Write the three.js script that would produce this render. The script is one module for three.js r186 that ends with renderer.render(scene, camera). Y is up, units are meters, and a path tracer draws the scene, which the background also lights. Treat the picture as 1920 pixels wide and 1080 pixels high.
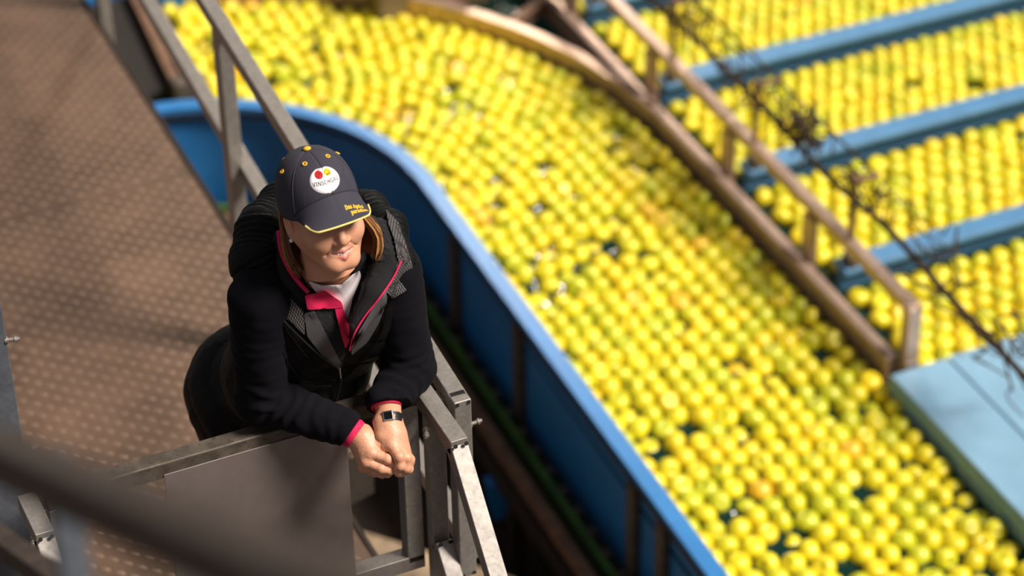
import * as THREE from 'three';
import { RoundedBoxGeometry } from 'three/addons/geometries/RoundedBoxGeometry.js';
import { ImprovedNoise } from 'three/addons/math/ImprovedNoise.js';
import { mergeGeometries, mergeVertices } from 'three/addons/utils/BufferGeometryUtils.js';

// ------------------------------------------------------------------ camera, sky, sun, exposure
const scene = new THREE.Scene();
const renderer = new THREE.WebGLRenderer({ antialias: true });
renderer.toneMapping = THREE.LinearToneMapping;
renderer.toneMappingExposure = 1.0;
renderer.shadowMap.enabled = true;
const camera = new THREE.PerspectiveCamera(2 * Math.atan(540 / 5000) * 180 / Math.PI, 16 / 9, 0.1, 100);
const PITCH = 36, YAW = 23.7, ROLL = -1.2;   // degrees: looking down, turned right, tilted
camera.position.set(0, 5.5, 0);
camera.rotation.order = 'YXZ';
camera.rotation.set(-PITCH * Math.PI / 180, -YAW * Math.PI / 180, ROLL * Math.PI / 180);
camera.focus = 5.2;
camera.userData.fStop = 2.15;
scene.add(camera);
const SKY = new THREE.Color(0.20, 0.195, 0.20);          // even light of the big bright hall
scene.background = SKY;
const sun = new THREE.DirectionalLight(new THREE.Color(1.0, 0.94, 0.84), 6.3);
const SUN_DIR = new THREE.Vector3(0.50, 0.76, 0.43).normalize();
sun.position.copy(SUN_DIR).multiplyScalar(12).add(new THREE.Vector3(2.5, 0, -6));
sun.target.position.set(2.5, 0, -6);
sun.castShadow = true;
sun.shadow.radius = 32;
Object.assign(sun.shadow.camera, { left: -8, right: 8, top: 8, bottom: -8, near: 0.5, far: 30 });
sun.shadow.mapSize.set(4096, 4096);
scene.add(sun, sun.target);

// ------------------------------------------------------------------ helpers
const V = (x, y, z) => new THREE.Vector3(x, y, z);
function rng(a) { return () => { a |= 0; a = a + 0x6D2B79F5 | 0; let t = Math.imul(a ^ a >>> 15, 1 | a); t = t + Math.imul(t ^ t >>> 7, 61 | t) ^ t; return ((t ^ t >>> 14) >>> 0) / 4294967296; }; }
const used = {};
function numbered(n) { const k = used[n] = (used[n] ?? -1) + 1; return k ? n + '_' + String(k).padStart(3, '0') : n; }
function tag(o, label, category, group, kind) {
  o.userData = { label, category };
  if (group) o.userData.group = group;
  if (kind) o.userData.kind = kind;
  return o;
}
function thing(name, label, category, pos = [0, 0, 0], group, kind) {
  const o = new THREE.Group(); o.name = numbered(name); o.position.set(...pos); scene.add(o);
  return tag(o, label, category, group, kind);
}
function mesh(name, geo, mat, parent = scene, label) {
  const o = new THREE.Mesh(geo, mat); o.name = parent === scene ? numbered(name) : partName(name, parent);
  o.castShadow = o.receiveShadow = true; parent.add(o);
  if (label) o.userData.label = label;
  return o;
}
function partName(name, parent) {
  const p = parent.userData.__n ??= {}; const k = p[name] = (p[name] ?? -1) + 1;
  return k ? name + '_' + String(k).padStart(3, '0') : name;
}
function boxUV(g, s = 1) {              // uv in metres from the dominant axis of each normal
  if (!g.attributes.normal) g.computeVertexNormals();
  const p = g.attributes.position, n = g.attributes.normal, uv = new Float32Array(p.count * 2);
  for (let i = 0; i < p.count; i++) {
    const ax = Math.abs(n.getX(i)), ay = Math.abs(n.getY(i)), az = Math.abs(n.getZ(i)), x = p.getX(i), y = p.getY(i), z = p.getZ(i);
    const [u, v] = ax > ay && ax > az ? [z, y] : ay > az ? [x, z] : [x, y];
    uv[2 * i] = u * s; uv[2 * i + 1] = v * s;
  }
  g.setAttribute('uv', new THREE.BufferAttribute(uv, 2)); return g;
}
const rbox = (w, h, l, r = 0.003) => boxUV(new RoundedBoxGeometry(w, h, l, 2, Math.min(r, w / 2.1, h / 2.1, l / 2.1)));
function box(name, mat, size, pos, parent, r) { const o = mesh(name, rbox(...size, r), mat, parent); o.position.set(...pos); return o; }
function bar(name, mat, a, b, w, h, parent, r = 0.003, up = V(0, 1, 0)) {   // square tube from a to b
  const A = V(...a), B = V(...b), L = A.distanceTo(B), o = mesh(name, rbox(w, h, L, r), mat, parent);
  const z = B.clone().sub(A).normalize(), x = V(0, 0, 0).crossVectors(up, z).normalize(), y = V(0, 0, 0).crossVectors(z, x);
  o.quaternion.setFromRotationMatrix(new THREE.Matrix4().makeBasis(x, y, z));
  o.position.copy(A.add(B).multiplyScalar(0.5)); return o;
}
// a closed profile [[offset, y], ...] carried along a path of [x, z] points; offset is to the right of travel
function sweep(path, prof) {
  const pos = [], idx = [], uv = []; const N = path.length, M = prof.length;
  const nor = path.map((p, i) => { const a = path[Math.max(0, i - 1)], b = path[Math.min(N - 1, i + 1)], dx = b[0] - a[0], dz = b[1] - a[1], l = Math.hypot(dx, dz); return [-dz / l, dx / l]; });
  let d = 0; const dist = path.map((p, i) => i ? d += Math.hypot(p[0] - path[i - 1][0], p[1] - path[i - 1][1]) : 0);
  let w = 0;
  for (let j = 0; j < M; j++) {
    const [o0, y0] = prof[j], [o1, y1] = prof[(j + 1) % M], w1 = w + Math.hypot(o1 - o0, y1 - y0), b = pos.length / 3;
    for (let i = 0; i < N; i++) for (const [o, y, v] of [[o0, y0, w], [o1, y1, w1]]) { pos.push(path[i][0] + nor[i][0] * o, y, path[i][1] + nor[i][1] * o); uv.push(dist[i], v); }
    for (let i = 0; i < N - 1; i++) { const k = b + 2 * i; idx.push(k, k + 1, k + 2, k + 1, k + 3, k + 2); }
    w = w1;
  }
  for (const e of [0, N - 1]) {
    const sh = THREE.ShapeUtils.triangulateShape(prof.map(p => new THREE.Vector2(...p)), []), b = pos.length / 3;
    for (const [o, y] of prof) { pos.push(path[e][0] + nor[e][0] * o, y, path[e][1] + nor[e][1] * o); uv.push(o, y); }
    for (const t of sh) idx.push(b + t[0], b + t[1], b + t[2]);
  }
  const g = new THREE.BufferGeometry();
  g.setAttribute('position', new THREE.Float32BufferAttribute(pos, 3)); g.setAttribute('uv', new THREE.Float32BufferAttribute(uv, 2)); g.setIndex(idx);
  g.computeVertexNormals(); return g;
}
// tileable value noise
function tileNoise(seed) {
  const R = rng(seed), T = Float32Array.from({ length: 4096 }, R), at = (x, y, n) => T[(((x % n) + n) % n) + 64 * (((y % n) + n) % n)];
  const one = (u, v, n) => { const x = u * n, y = v * n, i = Math.floor(x), j = Math.floor(y), f = x - i, g = y - j, a = f * f * (3 - 2 * f), b = g * g * (3 - 2 * g); return (at(i, j, n) * (1 - a) + at(i + 1, j, n) * a) * (1 - b) + (at(i, j + 1, n) * (1 - a) + at(i + 1, j + 1, n) * a) * b; };
  return (u, v, n, oct = 3) => { let s = 0, w = 0, k = 1; for (let o = 0; o < oct && n <= 64; o++, n *= 2, k *= 0.5) { s += k * one(u, v, n); w += k; } return s / w; };
}
function tex(size, f, srgb = true) {     // f(u, v) -> [r, g, b] 0..1
  const d = new Uint8Array(size * size * 4);
  for (let j = 0; j < size; j++) for (let i = 0; i < size; i++) { const c = f((i + 0.5) / size, (j + 0.5) / size); for (let k = 0; k < 3; k++) d[4 * (j * size + i) + k] = Math.max(0, Math.min(255, 255 * c[k])); d[4 * (j * size + i) + 3] = 255; }
  const t = new THREE.DataTexture(d, size, size); t.wrapS = t.wrapT = THREE.RepeatWrapping; t.magFilter = t.minFilter = THREE.LinearFilter;
  if (srgb) t.colorSpace = THREE.SRGBColorSpace; t.needsUpdate = true; return t;
}
const rep = (t, s) => { const c = t.clone(); c.repeat.set(s, s); c.needsUpdate = true; return c; };
const N1 = tileNoise(11), N2 = tileNoise(23), N3 = tileNoise(37);
const std = (color, roughness, metalness = 0, extra = {}) => new THREE.MeshStandardMaterial({ color, roughness, metalness, ...extra });
const clamp = (x, a = 0, b = 1) => Math.max(a, Math.min(b, x));
const sstep = (a, b, x) => { const t = clamp((x - a) / (b - a)); return t * t * (3 - 2 * t); };
const weave = tex(256, (u, v) => { const t = 0.75 + 0.25 * N2(u, v, 64, 1); return [t, t, t]; }, false);

// ------------------------------------------------------------------ materials of the place
const spangle = tex(512, (u, v) => { const a = N1(u, v, 16, 3), b = N2(u, v, 48, 1), c = N3(u, v, 4, 2); const t = 0.82 + 0.16 * a + 0.08 * (b - 0.5) - 0.06 * (c > 0.62 ? 1 : 0) * a; return [t, t * 0.985, t * 0.97]; });
const spangleR = tex(512, (u, v) => { const a = N2(u, v, 16, 3); const t = 0.72 + 0.28 * a; return [t, t, t]; }, false);
const grime = tex(512, (u, v) => { const a = N3(u, v, 8, 4), b = N1(u, v, 32, 2); const t = 0.62 + 0.38 * a - (b > 0.7 ? 0.12 : 0); return [t, t * (0.97), t * 0.94]; });
const galv = std('#aca6a2', 0.46, 0.55, { map: rep(spangle, 4), roughnessMap: rep(spangleR, 4), bumpMap: rep(spangleR, 4), bumpScale: 0.0006 });
const galvDark = std('#6f665e', 0.55, 0.35, { map: rep(grime, 5), bumpMap: rep(spangleR, 6), bumpScale: 0.0005 });
const sheet = std('#a89c99', 0.40, 0.6, { map: rep(tex(512, (u, v) => { const a = N1(u, v, 4, 4), b = N2(u, v, 16, 3); const t = 0.74 + 0.2 * a + 0.08 * b; return [t, t * 0.985, t * 0.975]; }), 1.7), roughnessMap: rep(spangleR, 2) });
const fenceMat = std('#d3b6a6', 0.42, 0.5, { map: rep(spangle, 3), roughnessMap: rep(spangleR, 3) });
const treadMat = std('#8b7162', 0.5, 0.35, { map: rep(tex(512, (u, v) => { const a = N1(u, v, 3, 4), b = N2(u, v, 12, 3), c = N3(u, v, 40, 2); const t = 0.62 + 0.34 * a + 0.18 * (b - 0.5) + 0.1 * (c - 0.5); return [t, t * 0.97, t * 0.93]; }), 0.55), roughnessMap: rep(spangleR, 3) });
const blue = std('#2c7cc0', 0.36, 0, { map: rep(tex(512, (u, v) => { const a = N1(u, v, 6, 4), b = N2(u, v, 50, 1); const t = 0.88 + 0.14 * a - (b > 0.82 && a > 0.5 ? 0.1 : 0); return [t, t, t]; }), 1) });
const blueWorn = std('#5486b2', 0.45, 0, { map: blue.map });
const bluePale = std('#86adc8', 0.4, 0, { map: blue.map });
const darkMetal = std('#3a2f28', 0.7, 0.2, { map: rep(grime, 4) });
const brownMetal = std('#96735d', 0.65, 0.2, { map: rep(grime, 4) });
const holeMat = std('#060504', 0.9);
const concrete = std('#b59f84', 0.9, 0, { map: rep(grime, 0.8) });
const green = std('#4d7d2c', 0.55, 0, { map: rep(grime, 4) });

// ------------------------------------------------------------------ hall ground and water channels
const WATER = 0, GROUND = -0.8;
{
  const g = rbox(26, 0.3, 26, 0.001); const f = mesh('floor', g, std('#4b3f35', 0.9, 0, { map: rep(grime, 0.8) })); f.position.set(2, GROUND - 0.15, -6);
  f.userData = { kind: 'structure', label: 'dark stained concrete floor of the hall under the channels' };
}
const ARC = [2.08, -7.55], RIN = 0.885, ROUT = 1.86;
const leftX = z => 2.925 + 0.019 * (-5.2 - z);
const innerPath = [[2.882, -4.3]];      // centre line of the blue wall top, from near to far, then round the bend
for (let i = 1; i <= 6; i++) innerPath.push([leftX(-4.3 - i * 0.54), -4.3 - i * 0.54]);
for (let i = 1; i <= 28; i++) { const a = i / 28 * Math.PI / 2; innerPath.push([ARC[0] + RIN * Math.cos(a), ARC[1] - RIN * Math.sin(a)]); }
innerPath.push([1.6, -8.435], [1.0, -8.435]);
const outerPath = [[3.95, -7.62]];
for (let i = 2; i <= 30; i++) { const a = i / 30 * Math.PI / 2; outerPath.push([ARC[0] + ROUT * Math.cos(a), ARC[1] - ROUT * Math.sin(a)]); }
{
  const flume = thing('apple_flume', 'long blue water channel wall that bends away behind the woman, with pale blue top edge', 'water channel');
  mesh('side_wall', sweep(innerPath, [[-0.010, 0.105], [-0.010, -0.45], [0.012, -0.45], [0.012, 0.105]]), blue, flume, 'blue sheet side of the channel');
  mesh('top_edge', sweep(innerPath, [[-0.030, 0.128], [-0.030, 0.104], [0.028, 0.104], [0.028, 0.128]]), blue, flume, 'flat light blue top edge');
  mesh('lip', sweep(innerPath, [[-0.034, 0.103], [-0.034, 0.086], [-0.012, 0.086], [-0.012, 0.103]]), darkMetal, flume);
  for (const z of [-7.2, -6.62, -5.71, -5.5, -5.0]) box('stiffener', galvDark, [0.028, 0.50, 0.05], [leftX(z) - 0.026, -0.165, z], flume);
}
{
  const cf = mesh('channel_floor', (() => { const s = new THREE.Shape(); s.moveTo(2.9, 4.2); s.lineTo(6.6, 4.2); s.lineTo(6.6, 9.5); s.lineTo(1.0, 9.5); s.lineTo(1.0, 8.44); s.lineTo(2.08, 8.44); s.absarc(ARC[0], 7.55, RIN, Math.PI / 2, 0, true); const g = new THREE.ExtrudeGeometry(s, { depth: 0.02, bevelEnabled: false, curveSegments: 20 }); g.rotateX(-Math.PI / 2); g.translate(0, -0.43, 0); return boxUV(g); })(), blueWorn); cf.userData = { kind: 'structure', label: 'painted bottom under the water of all channels' };
  const pl = thing('concrete_plinth', 'beige concrete plinth on the hall floor below the walkway', 'plinth', [1.9, -0.6, -6.6], null, 'structure');
  const s = new THREE.Shape(); s.moveTo(1.2 - 1.9, 0.9); for (const [x, z] of [[1.2, -3.8], [2.6, -3.8], [2.6, -5.95], [2.25, -6.36]]) s.lineTo(x - 1.9, -(z + 6.6)); const sg = new THREE.ExtrudeGeometry(s, { depth: 0.4, bevelEnabled: true, bevelSize: 0.008, bevelThickness: 0.008, bevelSegments: 2 }); sg.rotateX(-Math.PI / 2); sg.translate(0, -0.2, 0); mesh('slab', boxUV(sg), concrete, pl);
}
{ // chain conveyor that runs along the foot of the blue wall
  const c = thing('chain_conveyor', 'narrow chain conveyor with green guide strip running along the foot of the blue wall', 'conveyor');
  const p = innerPath.slice(0, 36);
  mesh('trough', sweep(p, [[-0.20, -0.33], [-0.20, -0.42], [-0.013, -0.42], [-0.013, -0.36], [-0.02, -0.345], [-0.185, -0.345]]), darkMetal, c);
  mesh('guide_strip', sweep(p, [[-0.098, -0.288], [-0.098, -0.344], [-0.074, -0.344], [-0.074, -0.288]]), green, c, 'green plastic guide strip');
  mesh('side_rail', sweep(p, [[-0.178, -0.285], [-0.178, -0.344], [-0.142, -0.344], [-0.142, -0.285]]), brownMetal, c, 'brown side rail');
  for (let z = -4.7; z > -7.5; z -= 0.115) box('chain_link', galvDark, [0.032, 0.02, 0.035], [leftX(z) - 0.052, -0.315, z], c);
  for (const z of [-5.1, -6.35, -7.4]) {
    box('leg', darkMetal, [0.05, 0.38, 0.05], [leftX(z) - 0.16, -0.61, z], c);
    bar('brace', darkMetal, [leftX(z) - 0.15, -0.44, z + 0.03], [leftX(z) - 0.15, -0.78, z + 0.42], 0.04, 0.04, c);
  }
}
{
  const b = thing('support_bracket', 'small blue triangular bracket hanging under the chain conveyor', 'bracket', [2.78, -0.42, -6.47]);
  const s = new THREE.Shape(); s.moveTo(-0.05, 0); s.lineTo(0.05, 0); s.lineTo(0.015, -0.16); s.lineTo(-0.03, -0.17);
  const g = new THREE.ExtrudeGeometry(s, { depth: 0.03, bevelEnabled: true, bevelSize: 0.002, bevelThickness: 0.002, bevelSegments: 1 });
  g.rotateY(-0.4); mesh('plate', boxUV(g), blue, b);
  box('flange', blue, [0.11, 0.012, 0.06], [0, 0.002, 0.01], b);
}
{ // water in the wide channel and in the side channels
  const s = new THREE.Shape(); s.moveTo(2.88, 4.2); s.lineTo(3.95, 4.2); s.lineTo(3.95, 5.84); s.lineTo(6.5, 5.84); s.lineTo(6.5, 9.4); s.lineTo(1.2, 9.4); s.lineTo(1.2, 8.43); s.lineTo(2.08, 8.43); s.absarc(ARC[0], 7.55, RIN - 0.004, Math.PI / 2, 0, true);
  const g = new THREE.ShapeGeometry(s, 20); g.rotateX(-Math.PI / 2); boxUV(g);
  const rip = tex(512, (u, v) => { const a = N1(u, v, 12, 3); return [a, a, a]; }, false);
  const wm = new THREE.MeshPhysicalMaterial({ color: '#153a30', roughness: 0.04, transmission: 0.45, thickness: 0, ior: 1.33, bumpMap: rep(rip, 1.3), bumpScale: 0.012 });
  const w = mesh('water', g, wm); tag(w, 'dark green water showing between the floating apples', 'water', null, 'stuff');
}
for (const [z, where] of [[-8.46, 'the farthest one'], [-7.79, 'the second farthest'], [-7.12, 'crossing behind the tangled twigs'], [-6.43, 'the nearest of four']]) {
  const d = thing('channel_divider', 'light blue flat topped beam between side channels of apples, ' + where, 'divider', [0, 0, z]);
  box('top_plate', blueWorn, [2.55, 0.024, 0.088], [5.34, 0.092, 0], d, 0.004);
  box('web', blueWorn, [2.53, 0.5, 0.03], [5.34, -0.17, -0.012], d);
  box('end_bracket', galvDark, [0.03, 0.06, 0.06], [4.10, 0.115, 0.01], d);
}
{ // pale blue deck in the right foreground
  const d = thing('deck', 'pale blue painted steel deck beside the nearest apples at the right edge', 'deck');
  const xs = [3.905, 4.125, 4.62, 5.4, 6.5];
  for (let i = 0; i < 4; i++) { const w = xs[i + 1] - xs[i]; box('deck_sheet', bluePale, [w - 0.004, 0.02, 1.9], [xs[i] + w / 2, 0.09 + (i % 2) * 0.004, -4.873], d, 0.004); }
  box('side_skirt', bluePale, [0.016, 0.52, 1.9], [3.912, -0.18, -4.873], d);
  box('end_skirt', bluePale, [2.58, 0.52, 0.016], [5.2, -0.18, -5.812], d);
}
{ // steel guard fence between the wide channel and the side channels
  const f = thing('guard_fence', 'low brownish steel fence with two rails along the right side of the wide apple channel', 'fence', [4.0, 0, 0]);
  bar('bottom_rail', fenceMat, [-0.039, 0.05, -9.1], [-0.039, 0.05, -5.90], 0.042, 0.10, f);
  bar('top_rail', fenceMat, [0.02, 0.29, -9.1], [0.02, 0.29, -5.88], 0.042, 0.042, f);
  for (const z of [-8.45, -7.74, -7.12, -6.52]) { { const q = box('post', fenceMat, [0.006, 0.28, 0.075], [-0.015, 0.132, z], f, 0.002); box('post_web', fenceMat, [0.038, 0.28, 0.006], [0.021, 0, -0.0345], q, 0.002); box('post_flange', fenceMat, [0.006, 0.28, 0.03], [0.041, 0, -0.019], q, 0.002); } }
  box('post', fenceMat, [0.05, 0.31, 0.045], [0.012, 0.152, -5.885], f);
  box('foot_plate', galv, [0.048, 0.09, 0.004], [0.014, 0.045, -5.861], f);
}
{ // curved guide board round the outside of the bend
  const c = thing('curved_board', 'curved brownish guide board round the outer bend of the apple channel', 'board');
  const cut = outerPath.findIndex(p => p[0] < 2.72);
  mesh('board', sweep(outerPath.slice(0, cut + 1), [[-0.012, 0.1], [-0.012, -0.40], [0.03, -0.40], [0.03, 0.1]]), fenceMat, c);
  mesh('blue_board', sweep(outerPath.slice(cut).concat([[1.2, -9.41]]), [[-0.012, 0.1], [-0.012, -0.40], [0.05, -0.40], [0.05, 0.1]]), blue, c, 'blue stretch at the far left');
  for (const [x, z] of [[3.75, -8.50], [3.55, -8.78]]) bar('strut', brownMetal, [x - 0.04, 0.07, z + 0.05], [3.99, 0.06, z - 0.12], 0.045, 0.05, c);
}
{
  const t = thing('machine_cover', 'blurred beige and olive machine cover behind the curved board', 'machine', [3.55, 0, -8.98]);
  box('cover', std('#8c7a58', 0.6, 0.1, { map: rep(grime, 2) }), [0.5, 0.5, 0.34], [0, -0.02, 0], t, 0.02);
  box('lid', std('#6d6a45', 0.6, 0.1, { map: rep(grime, 2) }), [0.54, 0.03, 0.38], [0, 0.245, 0], t, 0.01);
  box('rib', brownMetal, [0.03, 0.4, 0.02], [0.12, -0.03, 0.175], t);
}
{
  const t = thing('feed_hood', 'dark brown machine housing at the far end beside the walkway', 'machine', [2.16, 0, -8.90]);
  box('housing', std('#1a1410', 0.8, 0.1), [0.52, 0.5, 0.76], [0.01, -0.155, -0.06], t, 0.01);
  bar('frame_bar', brownMetal, [0.27, 0.12, -0.44], [0.20, 0.12, 0.34], 0.04, 0.05, t);
  bar('frame_bar', darkMetal, [0.345, 0.11, -0.42], [0.275, 0.11, 0.36], 0.03, 0.04, t);
  box('end_block', galvDark, [0.13, 0.09, 0.07], [0.24, 0.12, 0.39], t);
}
{ // lamp high over the far side of the hall, mirrored in the water
  const l = thing('hall_lamp', 'round white hall lamp hanging over the far channels', 'lamp', [6.30, 5.2, -14.4]);
  mesh('shade', new THREE.LatheGeometry([[0.02, 0.34], [0.06, 0.30], [0.30, 0.04], [0.32, 0.0], [0.305, 0.0], [0.05, 0.28], [0.0, 0.28]].map(p => new THREE.Vector2(...p)), 32), std('#d8d8d8', 0.5, 0.3), l);
  const glow = mesh('glowing_disc', new THREE.CylinderGeometry(0.28, 0.28, 0.02, 32), new THREE.MeshStandardMaterial({ color: '#ffffff', emissive: '#fff4e0', emissiveIntensity: 160 }), l); glow.position.y = 0.04;
  bar('cord', darkMetal, [0, 0.33, 0], [0, 2.4, 0], 0.01, 0.01, l, 0.002, V(0, 0, 1));
  const pl = new THREE.PointLight('#fff4e0', 60); pl.position.set(6.30, 5.15, -14.4); pl.castShadow = true; pl.shadow.radius = 14; scene.add(pl);
}

// ------------------------------------------------------------------ raised walkway, railings, gate, stair rails
{
  const w = thing('walkway', 'raised walkway of brown steel tread plate behind the woman', 'walkway', [0, 1.1, 0], null, 'structure');
  const edge = z => z > -5.05 ? 1.67 : 1.822 + 0.006 * (-5.9 - z);
  const plate = (z0, z1) => { const s = new THREE.Shape(); s.moveTo(0.2, -z0); s.lineTo(edge(z0) - 0.012, -z0); if (z0 > -5 && z1 < -5.1) { s.lineTo(1.658, 5.04); s.lineTo(edge(-5.06) - 0.012, 5.06); } s.lineTo(edge(z1) - 0.012, -z1); s.lineTo(0.2, -z1); const g = new THREE.ExtrudeGeometry(s, { depth: 0.008, bevelEnabled: true, bevelSize: 0.001, bevelThickness: 0.001, bevelSegments: 1 }); g.rotateX(-Math.PI / 2); g.translate(0, -0.009, 0); return boxUV(g); };
  for (const [a, b] of [[-4.05, -6.505], [-6.515, -9.6], [-9.61, -11]]) mesh('tread_plate', plate(a, b), treadMat, w);
  const pts = []; for (const z of [-4.04, -5.03, -5.07, -5.4, -7, -9, -11]) pts.push([edge(z), z]);
  mesh('edge_beam', sweep(pts, [[-0.012, 0.006], [-0.012, -0.16], [0.0, -0.16], [0.0, 0.006]]), darkMetal, w);
  box('cross_beam', darkMetal, [1.55, 0.12, 0.06], [1.0, -0.07, -4.09], w);
  // raised lozenges of the tread pattern
  const lz = new THREE.SphereGeometry(1, 8, 3, 0, Math.PI * 2, 0, Math.PI / 2); lz.scale(0.0145, 0.0028, 0.0075); boxUV(lz);
  const list = []; const P = 0.0285;
  for (let i = 0; i < 62; i++) for (let j = 0; j < 260; j++) { const x = 0.22 + i * P, z = -4.08 - j * P; if (x < edge(z) - 0.03 && Math.abs(z + 6.51) > 0.02 && Math.abs(z + 9.605) > 0.02 && (i + j) % 2 === 0) list.push([x, z, (i + j) % 2]); }
  const inst = new THREE.InstancedMesh(lz, std('#bfa18e', 0.42, 0.3, { map: treadMat.map }), list.length), m = new THREE.Matrix4();
  list.forEach(([x, z, k], i) => { m.makeRotationY(-0.72); m.setPosition(x, -0.0005, z); inst.setMatrixAt(i, m); });
  inst.name = 'raised_lozenges'; inst.userData = { kind: 'stuff' }; inst.castShadow = inst.receiveShadow = true; w.add(inst);
  for (const z of [-4.4, -7.2]) box('leg', darkMetal, [0.08, 1.74, 0.08], [1.2, -1.03, z], w);
}
const hole = (parent, p, n, r = 0.0042) => { const o = mesh('drain_hole', new THREE.CylinderGeometry(r, r, 0.004, 12), holeMat, parent); o.position.set(...p); o.quaternion.setFromUnitVectors(V(0, 1, 0), V(...n).normalize()); return o; };
const boltGeo = mergeGeometries([new THREE.CylinderGeometry(0.004, 0.004, 0.034, 10).translate(0, 0.012, 0), new THREE.CylinderGeometry(0.0075, 0.0075, 0.006, 6).translate(0, 0.004, 0), new THREE.CylinderGeometry(0.0068, 0.0068, 0.005, 6).translate(0, 0.022, 0)]);
const bolt = (parent, p, n) => { const o = mesh('bolt', boltGeo, galv, parent); o.position.set(...p); o.quaternion.setFromUnitVectors(V(0, 1, 0), V(...n).normalize()); return o; };
{ // railing along the right edge of the walkway, ending beside the woman
  const r = thing('walkway_railing', 'grey steel tube railing along the walkway, ending at the woman\'s left elbow', 'railing');
  const T = 0.038, y = 2.131, zE = -3.93;
  const rx = z => 1.603 + 0.041 * (zE - z);
  bar('top_rail', galv, [rx(zE), y, zE], [rx(-9), y, -9], T, T, r);
  bar('middle_rail', galv, [rx(zE) + 0.035, 1.69, zE - 0.03], [rx(-9) + 0.035, 1.69, -9], T, T, r);
  bar('end_post', galv, [1.603, y + 0.019, zE + 0.0], [1.603, 1.675, zE + 0.0], T, T, r, 0.003, V(0, 0, 1));
  bar('post', galv, [rx(-5.6) + 0.005, 2.115, -5.6], [rx(-5.6) + 0.005, 1.1, -5.6], T, 0.05, r, 0.003, V(0, 0, 1));
  bar('post', galv, [1.868, 2.14, -7.56], [1.868, 0.97, -7.56], T, 0.05, r, 0.003, V(0, 0, 1)); bar('bracket', galv, [rx(-7.56), y, -7.56], [1.868, y, -7.56], 0.03, 0.03, r);
  for (const s of [-0.0125, 0.0125]) { hole(r, [1.603 + s, y + 0.0125, zE + 0.0185], [0, 0.3, 1]); hole(r, [1.603 + s, 1.682, zE + 0.0185], [0, 0, 1]); }
  bolt(r, [1.621, 2.07, zE + 0.002], [1, 0.15, 0.1]);
}
{ // gate with sheet panel on which she leans
  const g = thing('gate', 'low steel gate with a plain sheet metal panel that the woman leans on', 'gate', [0, 0, -4.004]);
  bar('top_rail', galvDark, [0.755, 2.131, 0], [1.535, 2.131, 0], 0.038, 0.038, g, 0.004);
  bar('post', galv, [1.515, 2.112, 0], [1.515, 1.69, 0], 0.038, 0.038, g, 0.002, V(0, 0, 1));
  bar('bottom_rail', galv, [0.755, 1.688, 0], [1.534, 1.688, 0], 0.038, 0.038, g, 0.002);
  bar('post', galv, [0.775, 2.112, 0], [0.775, 1.69, 0], 0.038, 0.038, g, 0.002, V(0, 0, 1));
  box('panel', sheet, [0.385, 0.42, 0.0025], [1.183, 1.913, 0.0205], g, 0.001);
}
function stairRail(name, label, x, zTop, zBend, y, low) { // bent square tube that starts level and then runs down the stair
  const r = thing(name, label, 'handrail', [x, 0, 0]); const T = 0.037;
  bar('level_tube', galv, [0, y, zTop], [0, y, zBend + 0.002], T, T, r, 0.002);
  const dy = -1.126, dz = 1;
  bar('sloping_tube', galv, [0, y - 0.006, zBend - 0.012], [0, y + dy * 1.25, zBend + dz * 1.25], T, T, r, 0.002);
  for (const s of [-0.0115, 0.0115]) hole(r, [s, y + 0.0115, zBend + 0.0105], [0, 0.75, 0.7]);
  bar('support_post', galv, [0.024, y - 0.02, zTop + 0.002], [0.024, y - 0.75, zTop + 0.002], T, 0.034, r, 0.002, V(0, 0, 1));
  if (low) {
    bar('lower_tube', galv, [0.024, 1.745, zTop + 0.02], [0.024, 1.745 + dy * 0.9, zTop + 0.02 + 0.9], T, T, r, 0.002);
    for (const s of [-0.0115, 0.0115]) hole(r, [0.024 + s, 1.757, zTop + 0.042], [0, 0.75, 0.7]);
  }
  bolt(r, [0.0, 2.06, zTop + 0.019], [-0.4, 0, 1]);
  return r;
}
stairRail('stair_handrail', 'galvanised square tube handrail beside her clasped hands, bending down the stair', 1.542, -3.985, -3.79, 2.143, true);
stairRail('stair_handrail', 'galvanised square tube handrail at the bottom left corner of the photo', 0.722, -4.01, -3.885, 2.135, false);
{
  const p = thing('upright', 'tall blue grey steel upright at the left edge of the photo', 'post', [0.70, 1.1, -4.13]);
  box('tube', std('#6f7480', 0.5, 0.4, { map: rep(spangle, 3) }), [0.10, 2.2, 0.05], [0, 1.1, 0], p);
  bolt(p, [0.046, 1.08, 0.02], [1, 0, 0.3]); bolt(p, [0.046, 1.35, 0.02], [1, 0, 0.3]);
  box('base_plate', galvDark, [0.14, 0.01, 0.1], [0, 0.004, 0], p);
}
{ // railing close to the lens, far out of focus
  const r = thing('near_railing', 'blurred brown grey stair railing crossing the bottom left foreground', 'railing');
  const m = std('#5d5048', 0.55, 0.25, { map: rep(grime, 4) });
  bar('top_tube', m, [0.345, 3.10, -3.22], [0.345, 4.70, -0.72], 0.04, 0.04, r);
  bar('baluster', std('#7d8694', 0.5, 0.4, { map: rep(spangle, 3) }), [0.385, 3.90, -1.955], [0.385, 2.9, -1.955], 0.03, 0.03, r, 0.003, V(0, 0, 1));
  bar('lower_tube', m, [0.47, 2.675, -3.45], [0.555, 2.995, -2.73], 0.034, 0.034, r);
}

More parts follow.
